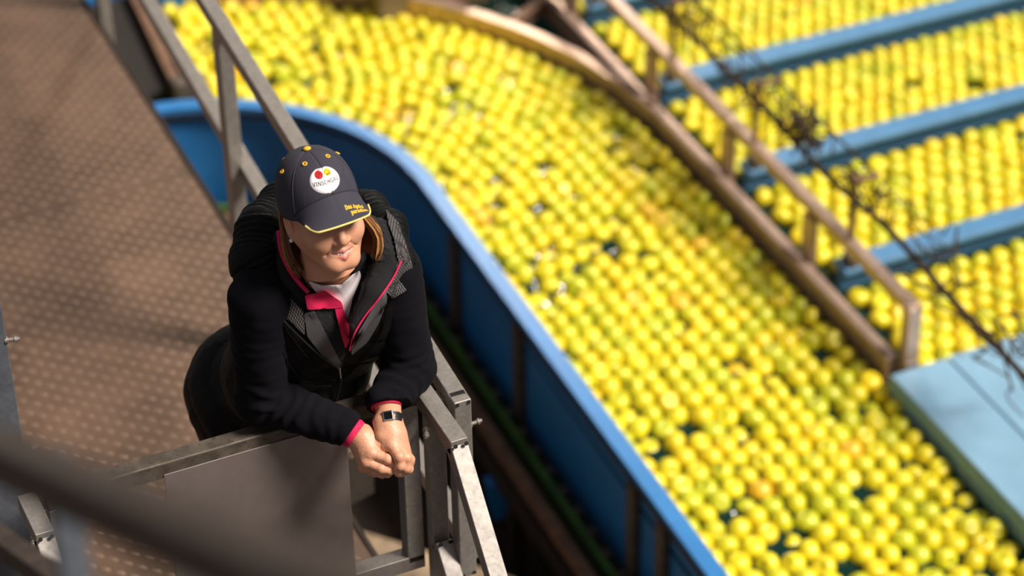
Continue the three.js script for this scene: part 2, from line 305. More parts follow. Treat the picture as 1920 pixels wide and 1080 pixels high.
// ------------------------------------------------------------------ the woman: joints in metres, fourth number a radius
const HAND_RIGHT = {
  wrist: [[1.355, 2.155, -3.921, 0.0260], [1.372, 2.150, -3.897, 0.0245]],
  palm: [[1.371, 2.149, -3.896, 0.0245], [1.380, 2.127, -3.873, 0.0230], [1.380, 2.116, -3.869, 0.0200]],
  thumb: [[1.386, 2.159, -3.890, 0.0140], [1.402, 2.148, -3.863, 0.0115], [1.408, 2.139, -3.851, 0.0095]],
  index: [[1.374, 2.156, -3.882, 0.0165], [1.379, 2.138, -3.852, 0.0125], [1.404, 2.130, -3.830, 0.0098], [1.417, 2.118, -3.827, 0.0086], [1.419, 2.102, -3.840, 0.0080]],
  middle: [[1.370, 2.147, -3.884, 0.0150], [1.367, 2.122, -3.850, 0.0115], [1.389, 2.113, -3.828, 0.0098], [1.407, 2.103, -3.826, 0.0088], [1.410, 2.091, -3.841, 0.0080]],
  ring: [[1.370, 2.139, -3.892, 0.0140], [1.364, 2.107, -3.856, 0.0110], [1.384, 2.100, -3.836, 0.0094], [1.403, 2.093, -3.832, 0.0085], [1.407, 2.083, -3.845, 0.0080]],
  pinky: [[1.371, 2.132, -3.900, 0.0130], [1.366, 2.097, -3.868, 0.0105], [1.383, 2.088, -3.851, 0.0085], [1.397, 2.082, -3.846, 0.0078], [1.400, 2.076, -3.856, 0.0075]] };
const HAND_LEFT = {
  wrist: [[1.445, 2.184, -3.916, 0.0250], [1.435, 2.176, -3.895, 0.0235]],
  palm: [[1.435, 2.174, -3.894, 0.0235], [1.435, 2.153, -3.869, 0.0235], [1.437, 2.131, -3.855, 0.0210]],
  thumb: [[1.414, 2.177, -3.889, 0.0135], [1.408, 2.161, -3.865, 0.0120], [1.409, 2.144, -3.854, 0.0105], [1.413, 2.127, -3.847, 0.0085]],
  index: [[1.423, 2.176, -3.882, 0.0155], [1.420, 2.150, -3.846, 0.0125], [1.425, 2.137, -3.819, 0.0104], [1.424, 2.118, -3.813, 0.0092], [1.418, 2.101, -3.822, 0.0082]],
  middle: [[1.431, 2.175, -3.880, 0.0150], [1.432, 2.142, -3.842, 0.0120], [1.441, 2.128, -3.820, 0.0102], [1.437, 2.107, -3.814, 0.0092], [1.423, 2.092, -3.823, 0.0082]],
  ring: [[1.438, 2.170, -3.881, 0.0140], [1.443, 2.128, -3.843, 0.0115], [1.450, 2.115, -3.827, 0.0098], [1.445, 2.096, -3.822, 0.0088], [1.431, 2.084, -3.829, 0.0080]],
  pinky: [[1.444, 2.164, -3.885, 0.0130], [1.450, 2.115, -3.848, 0.0105], [1.454, 2.100, -3.837, 0.0088], [1.448, 2.087, -3.835, 0.0080], [1.436, 2.078, -3.841, 0.0075]] };
const HOOD = [[1.291, 2.407, -4.012, 0.026], [1.259, 2.453, -4.036, 0.042], [1.250, 2.490, -4.082, 0.048], [1.290, 2.512, -4.150, 0.050], [1.360, 2.500, -4.217, 0.052], [1.455, 2.470, -4.247, 0.048], [1.518, 2.476, -4.170, 0.038], [1.526, 2.489, -4.082, 0.032], [1.509, 2.478, -3.986, 0.028], [1.484, 2.442, -3.955, 0.020]];
const NECKROLL = [[1.318, 2.444, -3.969, 0.016], [1.292, 2.493, -3.999, 0.022], [1.303, 2.518, -4.082, 0.026], [1.365, 2.506, -4.153, 0.030], [1.450, 2.502, -4.139, 0.030], [1.494, 2.509, -4.045, 0.028], [1.476, 2.509, -3.958, 0.026], [1.433, 2.471, -3.919, 0.022], [1.382, 2.413, -3.902, 0.014]];
const CHEST = { o: [1.363, 2.399, -3.961], r: [0.9300, -0.0556, 0.3634], u: [0.2585, 0.8018, -0.5388], b: [-0.2614, 0.5950, 0.7600] };
const PIECES = {
  tshirt: [[-0.054, 0.075], [-0.031, 0.067], [0.010, 0.067], [0.031, 0.087], [0.046, 0.096], [0.049, 0.081], [0.037, 0.026], [0.028, -0.012], [0.015, 0.008], [-0.019, 0.042], [-0.040, 0.054]],
  sherpa_right: [[0.054, 0.106], [0.073, 0.109], [0.109, 0.119], [0.123, 0.110], [0.098, 0.062], [0.070, 0.024], [0.042, -0.016], [0.027, -0.044], [0.022, -0.004], [0.032, 0.042], [0.046, 0.075]],
  sherpa_left: [[-0.044, 0.019], [-0.002, 0.026], [0.011, -0.023], [0.019, -0.062], [0.011, -0.098], [-0.004, -0.067], [-0.025, -0.021]],
  flap: [[-0.061, 0.047], [-0.021, 0.055], [0.010, 0.035], [0.014, 0.023], [-0.025, 0.021], [-0.055, 0.019]],
  placket: [[-0.004, 0.027], [0.011, 0.030], [0.024, -0.010], [0.026, -0.042], [0.018, -0.058], [0.007, -0.019]],
  lapel_left: [[-0.062, 0.012], [-0.042, 0.018], [-0.022, -0.023], [0.010, -0.085], [0.006, -0.098], [-0.027, -0.071], [-0.056, -0.033]],
  lapel_right: [[0.096, 0.057], [0.075, 0.031], [0.042, -0.025], [0.030, -0.054], [0.030, -0.071], [0.062, -0.044], [0.085, -0.004], [0.098, 0.035]],
  knit_left: [[-0.141, 0.096], [-0.123, 0.087], [-0.096, 0.050], [-0.064, 0.017], [-0.060, 0.008], [-0.061, -0.031], [-0.087, -0.004], [-0.116, 0.012], [-0.132, 0.054]],
  knit_right: [[0.098, 0.220], [0.123, 0.191], [0.135, 0.154], [0.152, 0.092], [0.148, 0.064], [0.110, 0.040], [0.094, 0.056], [0.112, 0.087], [0.119, 0.114], [0.112, 0.158], [0.102, 0.187]],
  pink_left: [[-0.112, 0.171], [-0.105, 0.130], [-0.088, 0.094], [-0.070, 0.070], [-0.054, 0.053]],
  pink_right: [[0.125, 0.114], [0.111, 0.083], [0.083, 0.042], [0.054, 0.005], [0.034, -0.029], [0.026, -0.060]],
  zip_left: [[-0.113, 0.010], [-0.073, -0.031], [-0.031, -0.071], [0.003, -0.096], [0.007, -0.108]],
  zip_pull: [[0.007, -0.094], [0.009, -0.116]],
  zip_down: [[0.010, -0.116], [0.006, -0.140], [0.000, -0.164]],
  seam_left: [[-0.114, -0.042], [-0.088, -0.094], [-0.052, -0.130], [-0.010, -0.133]],
  seam_left2: [[-0.109, 0.000], [-0.073, -0.052], [-0.031, -0.104], [-0.002, -0.121]],
  seam_right: [[0.099, 0.026], [0.088, -0.026], [0.062, -0.068], [0.026, -0.109]] };
const noise3 = (() => { const n = new ImprovedNoise(); return (x, y, z) => n.noise(x, y, z); })();
const smin = (a, b, k) => { const h = Math.max(k - Math.abs(a - b), 0) / k; return Math.min(a, b) - h * h * k * 0.25; };
function cap(p, a, b, ra = a[3], rb = b[3]) { // tapered capsule
  const bx = b[0] - a[0], by = b[1] - a[1], bz = b[2] - a[2], px = p[0] - a[0], py = p[1] - a[1], pz = p[2] - a[2];
  const t = clamp((px * bx + py * by + pz * bz) / (bx * bx + by * by + bz * bz)), dx = px - bx * t, dy = py - by * t, dz = pz - bz * t;
  return Math.sqrt(dx * dx + dy * dy + dz * dz) - (ra + (rb - ra) * t);
}
const ell = (p, c, r) => { const x = (p[0] - c[0]) / r[0], y = (p[1] - c[1]) / r[1], z = (p[2] - c[2]) / r[2], k = Math.hypot(x, y, z), g = Math.hypot(x / r[0], y / r[1], z / r[2]); return g < 1e-9 ? -Math.min(...r) : k * (k - 1) / g; };
const chainD = (p, c, k) => { let d = 1e9; for (let i = 0; i + 1 < c.length; i++) d = smin(d, cap(p, c[i], c[i + 1]), k); return d; };
function chainS(p, c) { // distance along a chain to the nearest point
  let best = 1e9, s = 0, at = 0;
  for (let i = 0; i + 1 < c.length; i++) { const a = c[i], b = c[i + 1], d = [b[0] - a[0], b[1] - a[1], b[2] - a[2]], L2 = d[0] ** 2 + d[1] ** 2 + d[2] ** 2, L = Math.sqrt(L2), t = clamp(((p[0] - a[0]) * d[0] + (p[1] - a[1]) * d[1] + (p[2] - a[2]) * d[2]) / L2), e = Math.hypot(p[0] - a[0] - d[0] * t, p[1] - a[1] - d[1] * t, p[2] - a[2] - d[2] * t); if (e < best) { best = e; at = s + t * L; } s += L; }
  return at;
}
function gradOf(f, p, h = 0.0008) { const q = [0, 0, 0], g = [0, 0, 0]; for (let k = 0; k < 3; k++) { q[0] = p[0]; q[1] = p[1]; q[2] = p[2]; q[k] += h; const a = f(q); q[k] -= 2 * h; g[k] = (a - f(q)) / (2 * h); } return g; }
// surface nets: the zero set of f inside the box lo..hi with cells of size h
function skinOf(f, lo, hi, h) {
  const n = [0, 1, 2].map(k => Math.ceil((hi[k] - lo[k]) / h) + 1), [nx, ny, nz] = n, val = new Float32Array(nx * ny * nz), P = [0, 0, 0];
  for (let k = 0, i = 0; k < nz; k++) for (let j = 0; j < ny; j++) for (let x = 0; x < nx; x++, i++) { P[0] = lo[0] + x * h; P[1] = lo[1] + j * h; P[2] = lo[2] + k * h; val[i] = f(P); }
  const id = (x, y, z) => x + nx * (y + ny * z), vert = new Int32Array(nx * ny * nz).fill(-1), pos = [], idx = [];
  for (let z = 0; z < nz - 1; z++) for (let y = 0; y < ny - 1; y++) for (let x = 0; x < nx - 1; x++) {
    let m = 0; for (let c = 0; c < 8; c++) if (val[id(x + (c & 1), y + (c >> 1 & 1), z + (c >> 2))] < 0) m |= 1 << c;
    if (m === 0 || m === 255) continue;
    let sx = 0, sy = 0, sz = 0, w = 0;
    for (const [a, b] of EDGES) if ((m >> a & 1) !== (m >> b & 1)) {
      const va = val[id(x + (a & 1), y + (a >> 1 & 1), z + (a >> 2))], vb = val[id(x + (b & 1), y + (b >> 1 & 1), z + (b >> 2))], t = va / (va - vb);
      sx += (a & 1) + ((b & 1) - (a & 1)) * t; sy += (a >> 1 & 1) + ((b >> 1 & 1) - (a >> 1 & 1)) * t; sz += (a >> 2) + ((b >> 2) - (a >> 2)) * t; w++;
    }
    vert[id(x, y, z)] = pos.length / 3; pos.push(lo[0] + (x + sx / w) * h, lo[1] + (y + sy / w) * h, lo[2] + (z + sz / w) * h);
  }
  const quad = (a, b, c, d, flip) => { if (a < 0 || b < 0 || c < 0 || d < 0) return; flip ? idx.push(a, c, b, a, d, c) : idx.push(a, b, c, a, c, d); };
  for (let z = 1; z < nz - 1; z++) for (let y = 1; y < ny - 1; y++) for (let x = 1; x < nx - 1; x++) {
    const v = val[id(x, y, z)] < 0;
    if (v !== val[id(x + 1, y, z)] < 0) quad(vert[id(x, y - 1, z - 1)], vert[id(x, y, z - 1)], vert[id(x, y, z)], vert[id(x, y - 1, z)], !v);
    if (v !== val[id(x, y + 1, z)] < 0) quad(vert[id(x - 1, y, z - 1)], vert[id(x - 1, y, z)], vert[id(x, y, z)], vert[id(x, y, z - 1)], !v);
    if (v !== val[id(x, y, z + 1)] < 0) quad(vert[id(x - 1, y - 1, z)], vert[id(x, y - 1, z)], vert[id(x, y, z)], vert[id(x - 1, y, z)], !v);
  }
  const nor = new Float32Array(pos.length);
  for (let i = 0; i < pos.length; i += 3) {
    const p = [pos[i], pos[i + 1], pos[i + 2]];
    let g = gradOf(f, p); const d = f(p), gg = g[0] ** 2 + g[1] ** 2 + g[2] ** 2 || 1, s = clamp(d / gg, -h * 0.6, h * 0.6);
    for (let k = 0; k < 3; k++) p[k] = pos[i + k] -= g[k] * s;
    g = gradOf(f, p); const l = Math.hypot(...g) || 1; for (let k = 0; k < 3; k++) nor[i + k] = g[k] / l;
  }
  const o = new THREE.BufferGeometry(); o.setAttribute('position', new THREE.Float32BufferAttribute(pos, 3)); o.setAttribute('normal', new THREE.BufferAttribute(nor, 3)); o.setIndex(idx);
  return o;
}
const EDGES = [[0, 1], [2, 3], [4, 5], [6, 7], [0, 2], [1, 3], [4, 6], [5, 7], [0, 4], [1, 5], [2, 6], [3, 7]];
const linear = c => { const k = new THREE.Color(c); return [k.r, k.g, k.b]; };
function paint(g, fn) { const p = g.attributes.position, c = new Float32Array(p.count * 3); for (let i = 0; i < p.count; i++) c.set(fn(p.getX(i), p.getY(i), p.getZ(i)), 3 * i); g.setAttribute('color', new THREE.BufferAttribute(c, 3)); return g; }

const BASE = V(1.29, 1.1, -4.38);
const woman = thing('person', 'woman in navy cap and black vest leaning with clasped hands on the gate', 'person', BASE.toArray());
const wear = (name, geo, mat, label, parent = woman) => { const g = geo.clone().translate(-BASE.x, -BASE.y, -BASE.z); return mesh(name, boxUV(g), mat, parent, label); };

// head frame: origin between the ears, x to her left, y up, z forward
const HEADM = new THREE.Matrix4();
{ const x = V(0.997, 0.043, -0.057).normalize(), y = V(-0.055, 0.970, -0.235), z = V(0, 0, 0).crossVectors(x, y).normalize(); y.crossVectors(z, x); HEADM.makeBasis(x, y, z).scale(V(0.9, 0.9, 0.9)).setPosition(1.353, 2.650, -3.975); }
const HEADI = HEADM.clone().invert(), tmp = V(0, 0, 0);
const mir = (p, c, r) => ell([Math.abs(p[0]), p[1], p[2]], c, r);
const seg = (p, a, b, ra, rb = ra) => cap(p, a, b, ra, rb);
function headF(p) { // p in the head frame
  const q = [Math.abs(p[0]), p[1], p[2]];
  let d = ell(p, [0, 0.032, -0.014], [0.074, 0.085, 0.094]);
  d = smin(d, ell(p, [0, -0.040, 0.026], [0.060, 0.066, 0.064]), 0.03);
  d = smin(d, seg(p, [-0.013, -0.097, 0.072], [0.013, -0.097, 0.072], 0.0165), 0.032);
  d = smin(d, ell(q, [0.040, -0.032, 0.056], [0.025, 0.027, 0.028]), 0.028);
  d = smin(d, seg(q, [0.062, -0.035, 0.0], [0.026, -0.094, 0.060], 0.012, 0.011), 0.03);
  d = smin(d, seg(q, [0.010, 0.022, 0.083], [0.046, 0.024, 0.066], 0.010, 0.009), 0.02);
  d = -smin(-d, ell(q, [0.032, -0.001, 0.099], [0.017, 0.011, 0.017]), 0.012);
  d = smin(d, seg(p, [0, 0.010, 0.086], [0, -0.030, 0.1015], 0.0078, 0.0092), 0.014);
  d = smin(d, ell(p, [0, -0.039, 0.1000], [0.0105, 0.0092, 0.0105]), 0.008);
  d = smin(d, ell(q, [0.0125, -0.042, 0.0895], [0.0072, 0.0068, 0.009]), 0.006);
  d = smin(d, ell(q, [0.032, -0.001, 0.0765], [0.0145, 0.0125, 0.0125]), 0.004);       // closed, smiling lids
  d = smin(d, seg(q, [0, -0.0645, 0.0900], [0.0250, -0.0650, 0.0755], 0.0038, 0.0024), 0.006); // upper lip
  d = smin(d, seg(q, [0, -0.0800, 0.0880], [0.0240, -0.0675, 0.0755], 0.0050, 0.0026), 0.006); // lower lip
  d = -smin(-d, seg(q, [0, -0.0722, 0.0960], [0.0230, -0.0658, 0.0830], 0.0035, 0.0018), 0.003);
  d = -smin(-d, seg(q, [0.014, -0.044, 0.0885], [0.034, -0.066, 0.0745], -0.0035, -0.002), 0.012);   // smile fold
  d = smin(d, ell([q[0], p[1] + 0.3 * (p[2] + 0.005), p[2]], [0.0755, -0.008, -0.004], [0.0075, 0.031, 0.018]), 0.008);
  d = -smin(-d, ell(q, [0.0835, -0.006, 0.000], [0.005, 0.017, 0.009]), 0.006);
  d = smin(d, seg(p, [0, -0.055, -0.018], [0, -0.170, -0.030], 0.052, 0.056), 0.03);
  return d;
}
const SH_R = [1.232, 2.452, -4.017, 0.066], EL_R = [1.215, 2.212, -4.021, 0.050], WR_R = [1.350, 2.168, -3.914, 0.0385];
const SH_L = [1.496, 2.452, -3.999, 0.062], EL_L = [1.518, 2.218, -3.980, 0.050], WR_L = [1.442, 2.192, -3.922, 0.0425];
const HIPS = [[1.265, 1.98, -4.30], [1.385, 1.98, -4.28]], KNEES = [[1.245, 1.56, -4.34], [1.395, 1.56, -4.32]], ANKLES = [[1.235, 1.19, -4.44], [1.40, 1.19, -4.42]];
const thin = (j, r) => [j[0], j[1], j[2], r];
function torsoF(p, s = 0) {
  let d = cap(p, [1.275, 2.425, -4.045], [1.465, 2.425, -4.025], 0.075 + s, 0.073 + s);
  d = smin(d, cap(p, [1.305, 2.33, -4.085], [1.445, 2.33, -4.067], 0.104 + s, 0.102 + s), 0.07);
  d = smin(d, cap(p, [1.285, 2.17, -4.135], [1.385, 2.17, -4.12], 0.105 + s, 0.090 + s), 0.08);
  d = smin(d, cap(p, [1.275, 1.99, -4.285], [1.385, 1.99, -4.27], 0.122 + s, 0.11 + s), 0.10);
  return smin(d, ell(p, [1.315, 2.0, -4.35], [0.145 + s, 0.13 + s, 0.11 + s]), 0.06);
}
function coreF(p) { // slim body under the clothes
  let d = torsoF(p, -0.034);
  d = smin(d, cap(p, [1.368, 2.44, -4.04], [1.36, 2.52, -3.995], 0.056, 0.054), 0.03);
  for (const [a, b, c] of [[SH_R, EL_R, WR_R], [SH_L, EL_L, WR_L]]) d = smin(d, Math.min(cap(p, thin(a, 0.046), thin(b, 0.037)), cap(p, thin(b, 0.037), thin(c, 0.026))), 0.02);
  for (let i = 0; i < 2; i++) { d = smin(d, cap(p, HIPS[i], KNEES[i], 0.085, 0.055), 0.05); d = smin(d, cap(p, KNEES[i], ANKLES[i], 0.055, 0.036), 0.03); d = smin(d, cap(p, ANKLES[i], [ANKLES[i][0], 1.13, ANKLES[i][2] + 0.13], 0.035, 0.025), 0.02); }
  return d;
}
const handF = H => p => {
  let d = chainD(p, H.wrist, 0.01);
  d = smin(d, chainD(p, H.palm, 0.012), 0.014);
  for (const k of ['thumb', 'index', 'middle', 'ring', 'pinky']) {
    const c = H[k]; let e = cap(p, c[0], c[1]);
    d = smin(d, e, 0.012);
    e = 1e9; for (let i = 1; i + 1 < c.length; i++) e = smin(e, cap(p, c[i], c[i + 1]), 0.003);
    for (let i = 1; i + 1 < c.length; i++) e = smin(e, Math.hypot(p[0] - c[i][0], p[1] - c[i][1], p[2] - c[i][2]) - c[i][3] * 1.04, 0.004); // knuckles
    d = smin(d, e, 0.0035);
  }
  return d;
};
const skinC = linear('#cd9273'), lipC = linear('#b8695f');
const skinMat = new THREE.MeshPhysicalMaterial({ color: '#ffffff', vertexColors: true, roughness: 0.5, clearcoat: 0.12, clearcoatRoughness: 0.4, bumpMap: rep(weave, 9), bumpScale: 0.00012 });
{
  const head = skinOf(headF, [-0.095, -0.15, -0.12], [0.095, 0.125, 0.125], 0.0024);
  paint(head, (x, y, z) => {
    const q = Math.abs(x), u = Math.min(cap([q, y, z], [0, -0.0645, 0.0915], [0.0250, -0.0655, 0.077], 0.0040, 0.0024), cap([q, y, z], [0, -0.0800, 0.0900], [0.0240, -0.0678, 0.077], 0.0054, 0.0028));
    const t = sstep(0.0015, -0.0005, u) * (z > 0.07 ? 1 : 0); return skinC.map((c, i) => c + (lipC[i] - c) * t);
  });
  head.applyMatrix4(HEADM);
  const core = paint(skinOf(coreF, [1.08, 1.09, -4.55], [1.62, 2.56, -3.84], 0.012), () => skinC);
  const hands = [HAND_RIGHT, HAND_LEFT].map(H => {
    const all = Object.values(H).flat(), lo = [0, 1, 2].map(k => Math.min(...all.map(a => a[k])) - 0.03), hi = [0, 1, 2].map(k => Math.max(...all.map(a => a[k])) + 0.03);
    const f = handF(H); return paint(skinOf(p => f(p) + 0.0003 * noise3(p[0] * 260, p[1] * 260, p[2] * 260), lo, hi, 0.0022), () => skinC);
  });
  wear('body', mergeGeometries([head, core, ...hands]), skinMat, 'tanned skin of face, neck and hands');
  for (const s of [-1, 1]) { // eyes under the lids, brows
    const e = new THREE.SphereGeometry(0.0105, 16, 12); e.translate(s * 0.032, -0.001, 0.0765); wear('eye', e.applyMatrix4(HEADM), std('#e8e2da', 0.2));
    const l = new THREE.TubeGeometry(new THREE.QuadraticBezierCurve3(V(s * 0.019, -0.004, 0.0885), V(s * 0.033, -0.008, 0.0925), V(s * 0.046, -0.002, 0.082)), 10, 0.0012, 6); wear('eyelashes', l.applyMatrix4(HEADM), std('#2a1a12', 0.8));
    const b = new THREE.TubeGeometry(new THREE.QuadraticBezierCurve3(V(s * 0.012, 0.022, 0.0935), V(s * 0.032, 0.030, 0.0905), V(s * 0.050, 0.021, 0.0735)), 12, 0.0024, 6); wear('eyebrow', b.applyMatrix4(HEADM), std('#5a3b22', 0.9));
  }
  const teeth = []; for (let i = -3; i <= 3; i++) { const t = new RoundedBoxGeometry(0.0052, 0.0062, 0.004, 2, 0.0012); t.rotateY(i * 0.11); t.translate(i * 0.0052, -0.0690 + Math.abs(i) * 0.0008, 0.0882 - i * i * 0.0007); teeth.push(t); }
  wear('teeth', mergeGeometries(teeth).applyMatrix4(HEADM), std('#d9cdbf', 0.35));
  const pearl = new THREE.SphereGeometry(0.0042, 12, 10); pearl.translate(-0.0800, -0.040, 0.004); wear('earring', pearl.applyMatrix4(HEADM), std('#f2ece2', 0.15), 'pearl earring');
}
// ---- clothes
const furDisp = (p, a, f) => a * (noise3(p[0] * f, p[1] * f, p[2] * f) + 0.6 * noise3(p[0] * f * 2.1 + 7, p[1] * f * 2.1, p[2] * f * 2.1));
const knitTex = tex(256, (u, v) => { const a = Math.sin(u * 40 * Math.PI + 2.2 * Math.sin(v * 20 * Math.PI)), b = Math.sin(v * 40 * Math.PI), t = a * b > 0.15 ? 0.62 : 0.12; return [t, t * 0.98, t]; });
const vestMat = new THREE.MeshPhysicalMaterial({ color: '#060506', specularIntensity: 0.35, roughness: 0.6, sheen: 0.05, sheenRoughness: 0.6, sheenColor: '#55505a', bumpMap: rep(weave, 20), bumpScale: 0.0003 });
const fleeceMat = new THREE.MeshPhysicalMaterial({ color: '#0d0b11', specularIntensity: 0.3, roughness: 0.95, sheen: 0.12, sheenRoughness: 0.8, sheenColor: '#4a4654', bumpMap: rep(weave, 24), bumpScale: 0.0008 });
const sherpaMat = new THREE.MeshPhysicalMaterial({ color: '#141417', roughness: 1, sheen: 0.3, sheenRoughness: 0.9, sheenColor: '#45434c' });
const knitMat = std('#b9b2ae', 0.9, 0, { map: rep(knitTex, 9), bumpMap: rep(knitTex, 9), bumpScale: 0.001 });
const satinMat = std('#4a484b', 0.5, 0, { bumpMap: rep(weave, 16), bumpScale: 0.0003 });
const pinkMat = std('#d3124e', 0.75, 0, { bumpMap: rep(weave, 24), bumpScale: 0.0005 });
const shirtMat = std('#dccfd2', 0.9, 0, { bumpMap: rep(weave, 24), bumpScale: 0.0006 });
const jeansMat = std('#1d2740', 0.9, 0, { map: rep(grime, 12) });
const steelBright = std('#c9c4bf', 0.25, 0.9);
const along = p => (p[0] - 1.37) * 0.06 + (p[1] - 2.45) * 0.80 + (p[2] + 4.0) * 0.55;   // down the trunk
const vestF = p => {
  const a = along(p) + 0.012 * noise3(p[0] * 9, p[1] * 9, p[2] * 9), b = Math.abs(((a / 0.075) % 1 + 1) % 1 - 0.5) * 2;
  return torsoF(p, 0.004) - 0.0045 * Math.sqrt(1 - b * b * 0.98) - 0.0035 * noise3(p[0] * 16 + 3, p[1] * 16, p[2] * 16) - 0.0015 * noise3(p[0] * 46, p[1] * 30, p[2] * 46);
};
wear('puffer_vest', skinOf(vestF, [1.03, 1.80, -4.53], [1.60, 2.54, -3.87], 0.007), vestMat, 'black quilted puffer vest');
function sleeveF(A, B, C) {
  const len = (a, b) => Math.hypot(b[0] - a[0], b[1] - a[1], b[2] - a[2]), L1 = len(A, B), L2 = len(B, C);
  const wr = (s, L, nearEnd, p, n) => { // folds across the sleeve, gathered towards the elbow and the cuff
    const bend = nearEnd ? sstep(0.10, 0, L - s) : sstep(0.10, 0, s), m = 0.5 + 0.5 * noise3(p[0] * 11 + 4, p[1] * 11, p[2] * 11), a = (nearEnd ? 0.0008 : 0.0022) + 0.0032 * bend;
    return a * m * (Math.sin(s * 210 + 6 * n) + 0.5 * Math.sin(s * 130 - 5 * n + 1)) + 0.0025 * noise3(p[0] * 24, p[1] * 24, p[2] * 24);
  };
  return p => {
    const n = noise3(p[0] * 12, p[1] * 12, p[2] * 12);
    return smin(cap(p, A, B) - wr(chainS(p, [A, B]), L1, true, p, n), cap(p, B, C) - wr(chainS(p, [B, C]), L2, false, p, n), 0.022);
  };
}
{
  const cuffEnd = (f, A, B, R) => { const d = V(B[0] - A[0], B[1] - A[1], B[2] - A[2]).normalize(), In = [A[0] - d.x * 0.004, A[1] - d.y * 0.004, A[2] - d.z * 0.004], Out = [A[0] + d.x * 0.08, A[1] + d.y * 0.08, A[2] + d.z * 0.08]; return p => Math.max(f(p), (p[0] - A[0]) * d.x + (p[1] - A[1]) * d.y + (p[2] - A[2]) * d.z - B[3], -cap(p, In, Out, R, R)); };
  const sr = cuffEnd(sleeveF(SH_R, EL_R, WR_R), WR_R, [1.377, 2.146, -3.886, 0.014], 0.0280), sl = cuffEnd(sleeveF(SH_L, EL_L, WR_L), WR_L, [1.434, 2.172, -3.890, 0.006], 0.0310);
  const g = skinOf(p => Math.min(sr(p), sl(p)), [1.13, 2.12, -4.12], [1.60, 2.54, -3.86], 0.0042);
  wear('fleece_jacket', g, fleeceMat, 'dark navy fleece sleeves');
}
{ // quilted hood lying round the shoulders, sherpa lined collar inside it
  const hood = p => chainD(p, HOOD, 0.02) - 0.0045 * Math.abs(Math.sin(chainS(p, HOOD) * 215)) - furDisp(p, 0.003, 18);
  wear('hood', skinOf(hood, [1.14, 2.36, -4.34], [1.63, 2.60, -3.90], 0.005), vestMat, 'black ribbed hood');
  const roll = p => chainD(p, NECKROLL, 0.012) - furDisp(p, 0.0035, 90);
  wear('sherpa_collar', skinOf(roll, [1.24, 2.38, -4.21], [1.56, 2.57, -3.87], 0.004), sherpaMat, 'black fleecy collar');
}
// flat pattern pieces laid over the chest: points in metres across and up from the breastbone, dropped on to what lies below
const frame = { o: V(...CHEST.o), r: V(...CHEST.r), u: V(...CHEST.u), b: V(...CHEST.b) };
const under = p => { let d = torsoF(p, 0.006); d = smin(d, cap(p, [1.368, 2.44, -4.04], [1.362, 2.52, -3.985], 0.058, 0.054), 0.03); return d; };
const over = p => smin(smin(under(p), chainD(p, NECKROLL, 0.012), 0.012), chainD(p, HOOD, 0.02), 0.02);
function drop(a, b, off, F) { const q = frame.o.clone().addScaledVector(frame.r, a).addScaledVector(frame.u, b).addScaledVector(frame.b, 0.22), p = [0, 0, 0]; for (let i = 0; i < 60; i++) { p[0] = q.x; p[1] = q.y; p[2] = q.z; const d = F(p) - off; if (d < 0.0003) break; q.addScaledVector(frame.b, -Math.max(0.0004, d * 0.85)); } return q; }
function laid(poly, off, F, fuzz = 0) {
  const raw = []; poly.forEach(([a, b], i) => { const [c, d] = poly[(i + 1) % poly.length], n = Math.max(2, Math.ceil(Math.hypot(c - a, d - b) / 0.004)); for (let k = 0; k < n; k++) raw.push([a + (c - a) * k / n, b + (d - b) * k / n]); });
  const ring = raw.map((q, i) => { const a = raw[(i + raw.length - 1) % raw.length], b = raw[(i + 1) % raw.length]; return new THREE.Vector2(q[0] * 0.5 + (a[0] + b[0]) * 0.25, q[1] * 0.5 + (a[1] + b[1]) * 0.25); });
  if (THREE.ShapeUtils.area(ring) < 0) ring.reverse();
  let V2 = ring.map(p => [p.x, p.y]), T = THREE.ShapeUtils.triangulateShape(ring, []);
  for (let k = 0; k < 3; k++) { const mid = new Map(), N = []; const m = (i, j) => { const key = i < j ? i * 1e6 + j : j * 1e6 + i; if (!mid.has(key)) { mid.set(key, V2.length); V2.push([(V2[i][0] + V2[j][0]) / 2, (V2[i][1] + V2[j][1]) / 2]); } return mid.get(key); }; for (const [a, b, c] of T) { const d = m(a, b), e = m(b, c), f = m(c, a); N.push([a, d, f], [d, b, e], [f, e, c], [d, e, f]); } T = N; }
  const pos = [], idx = [], n = V2.length;
  const top = V2.map(([a, b]) => { const q = drop(a, b, off, F); if (fuzz) { const s = fuzz * (noise3(q.x * 130, q.y * 130, q.z * 130) + 0.6 * noise3(q.x * 280, q.y * 280, q.z * 280)); q.addScaledVector(frame.b, s); } return q; });
  for (const q of top) pos.push(q.x, q.y, q.z); for (const q of top) { const s = q.clone().addScaledVector(frame.b, -0.005 - off); pos.push(s.x, s.y, s.z); }
  const edge = new Map(); for (const t of T) { idx.push(...t); idx.push(t[0] + n, t[2] + n, t[1] + n); for (let i = 0; i < 3; i++) { const a = t[i], b = t[(i + 1) % 3]; edge.has(b * 1e6 + a) ? edge.delete(b * 1e6 + a) : edge.set(a * 1e6 + b, [a, b]); } }
  for (const [a, b] of edge.values()) idx.push(a, a + n, b, b, a + n, b + n);
  const g = new THREE.BufferGeometry(); g.setAttribute('position', new THREE.Float32BufferAttribute(pos, 3)); g.setIndex(idx); g.computeVertexNormals(); return g;
}
function piped(pts, r, off, F, flat = 1) { const c = new THREE.CatmullRomCurve3(pts.map(([a, b]) => V(a, b, 0))).getSpacedPoints(24).map(p => drop(p.x, p.y, off, F)); return new THREE.TubeGeometry(new THREE.CatmullRomCurve3(c), 40, r, 8); }
wear('t_shirt', laid(PIECES.tshirt, 0.003, under), shirtMat, 'pale round necked t-shirt');
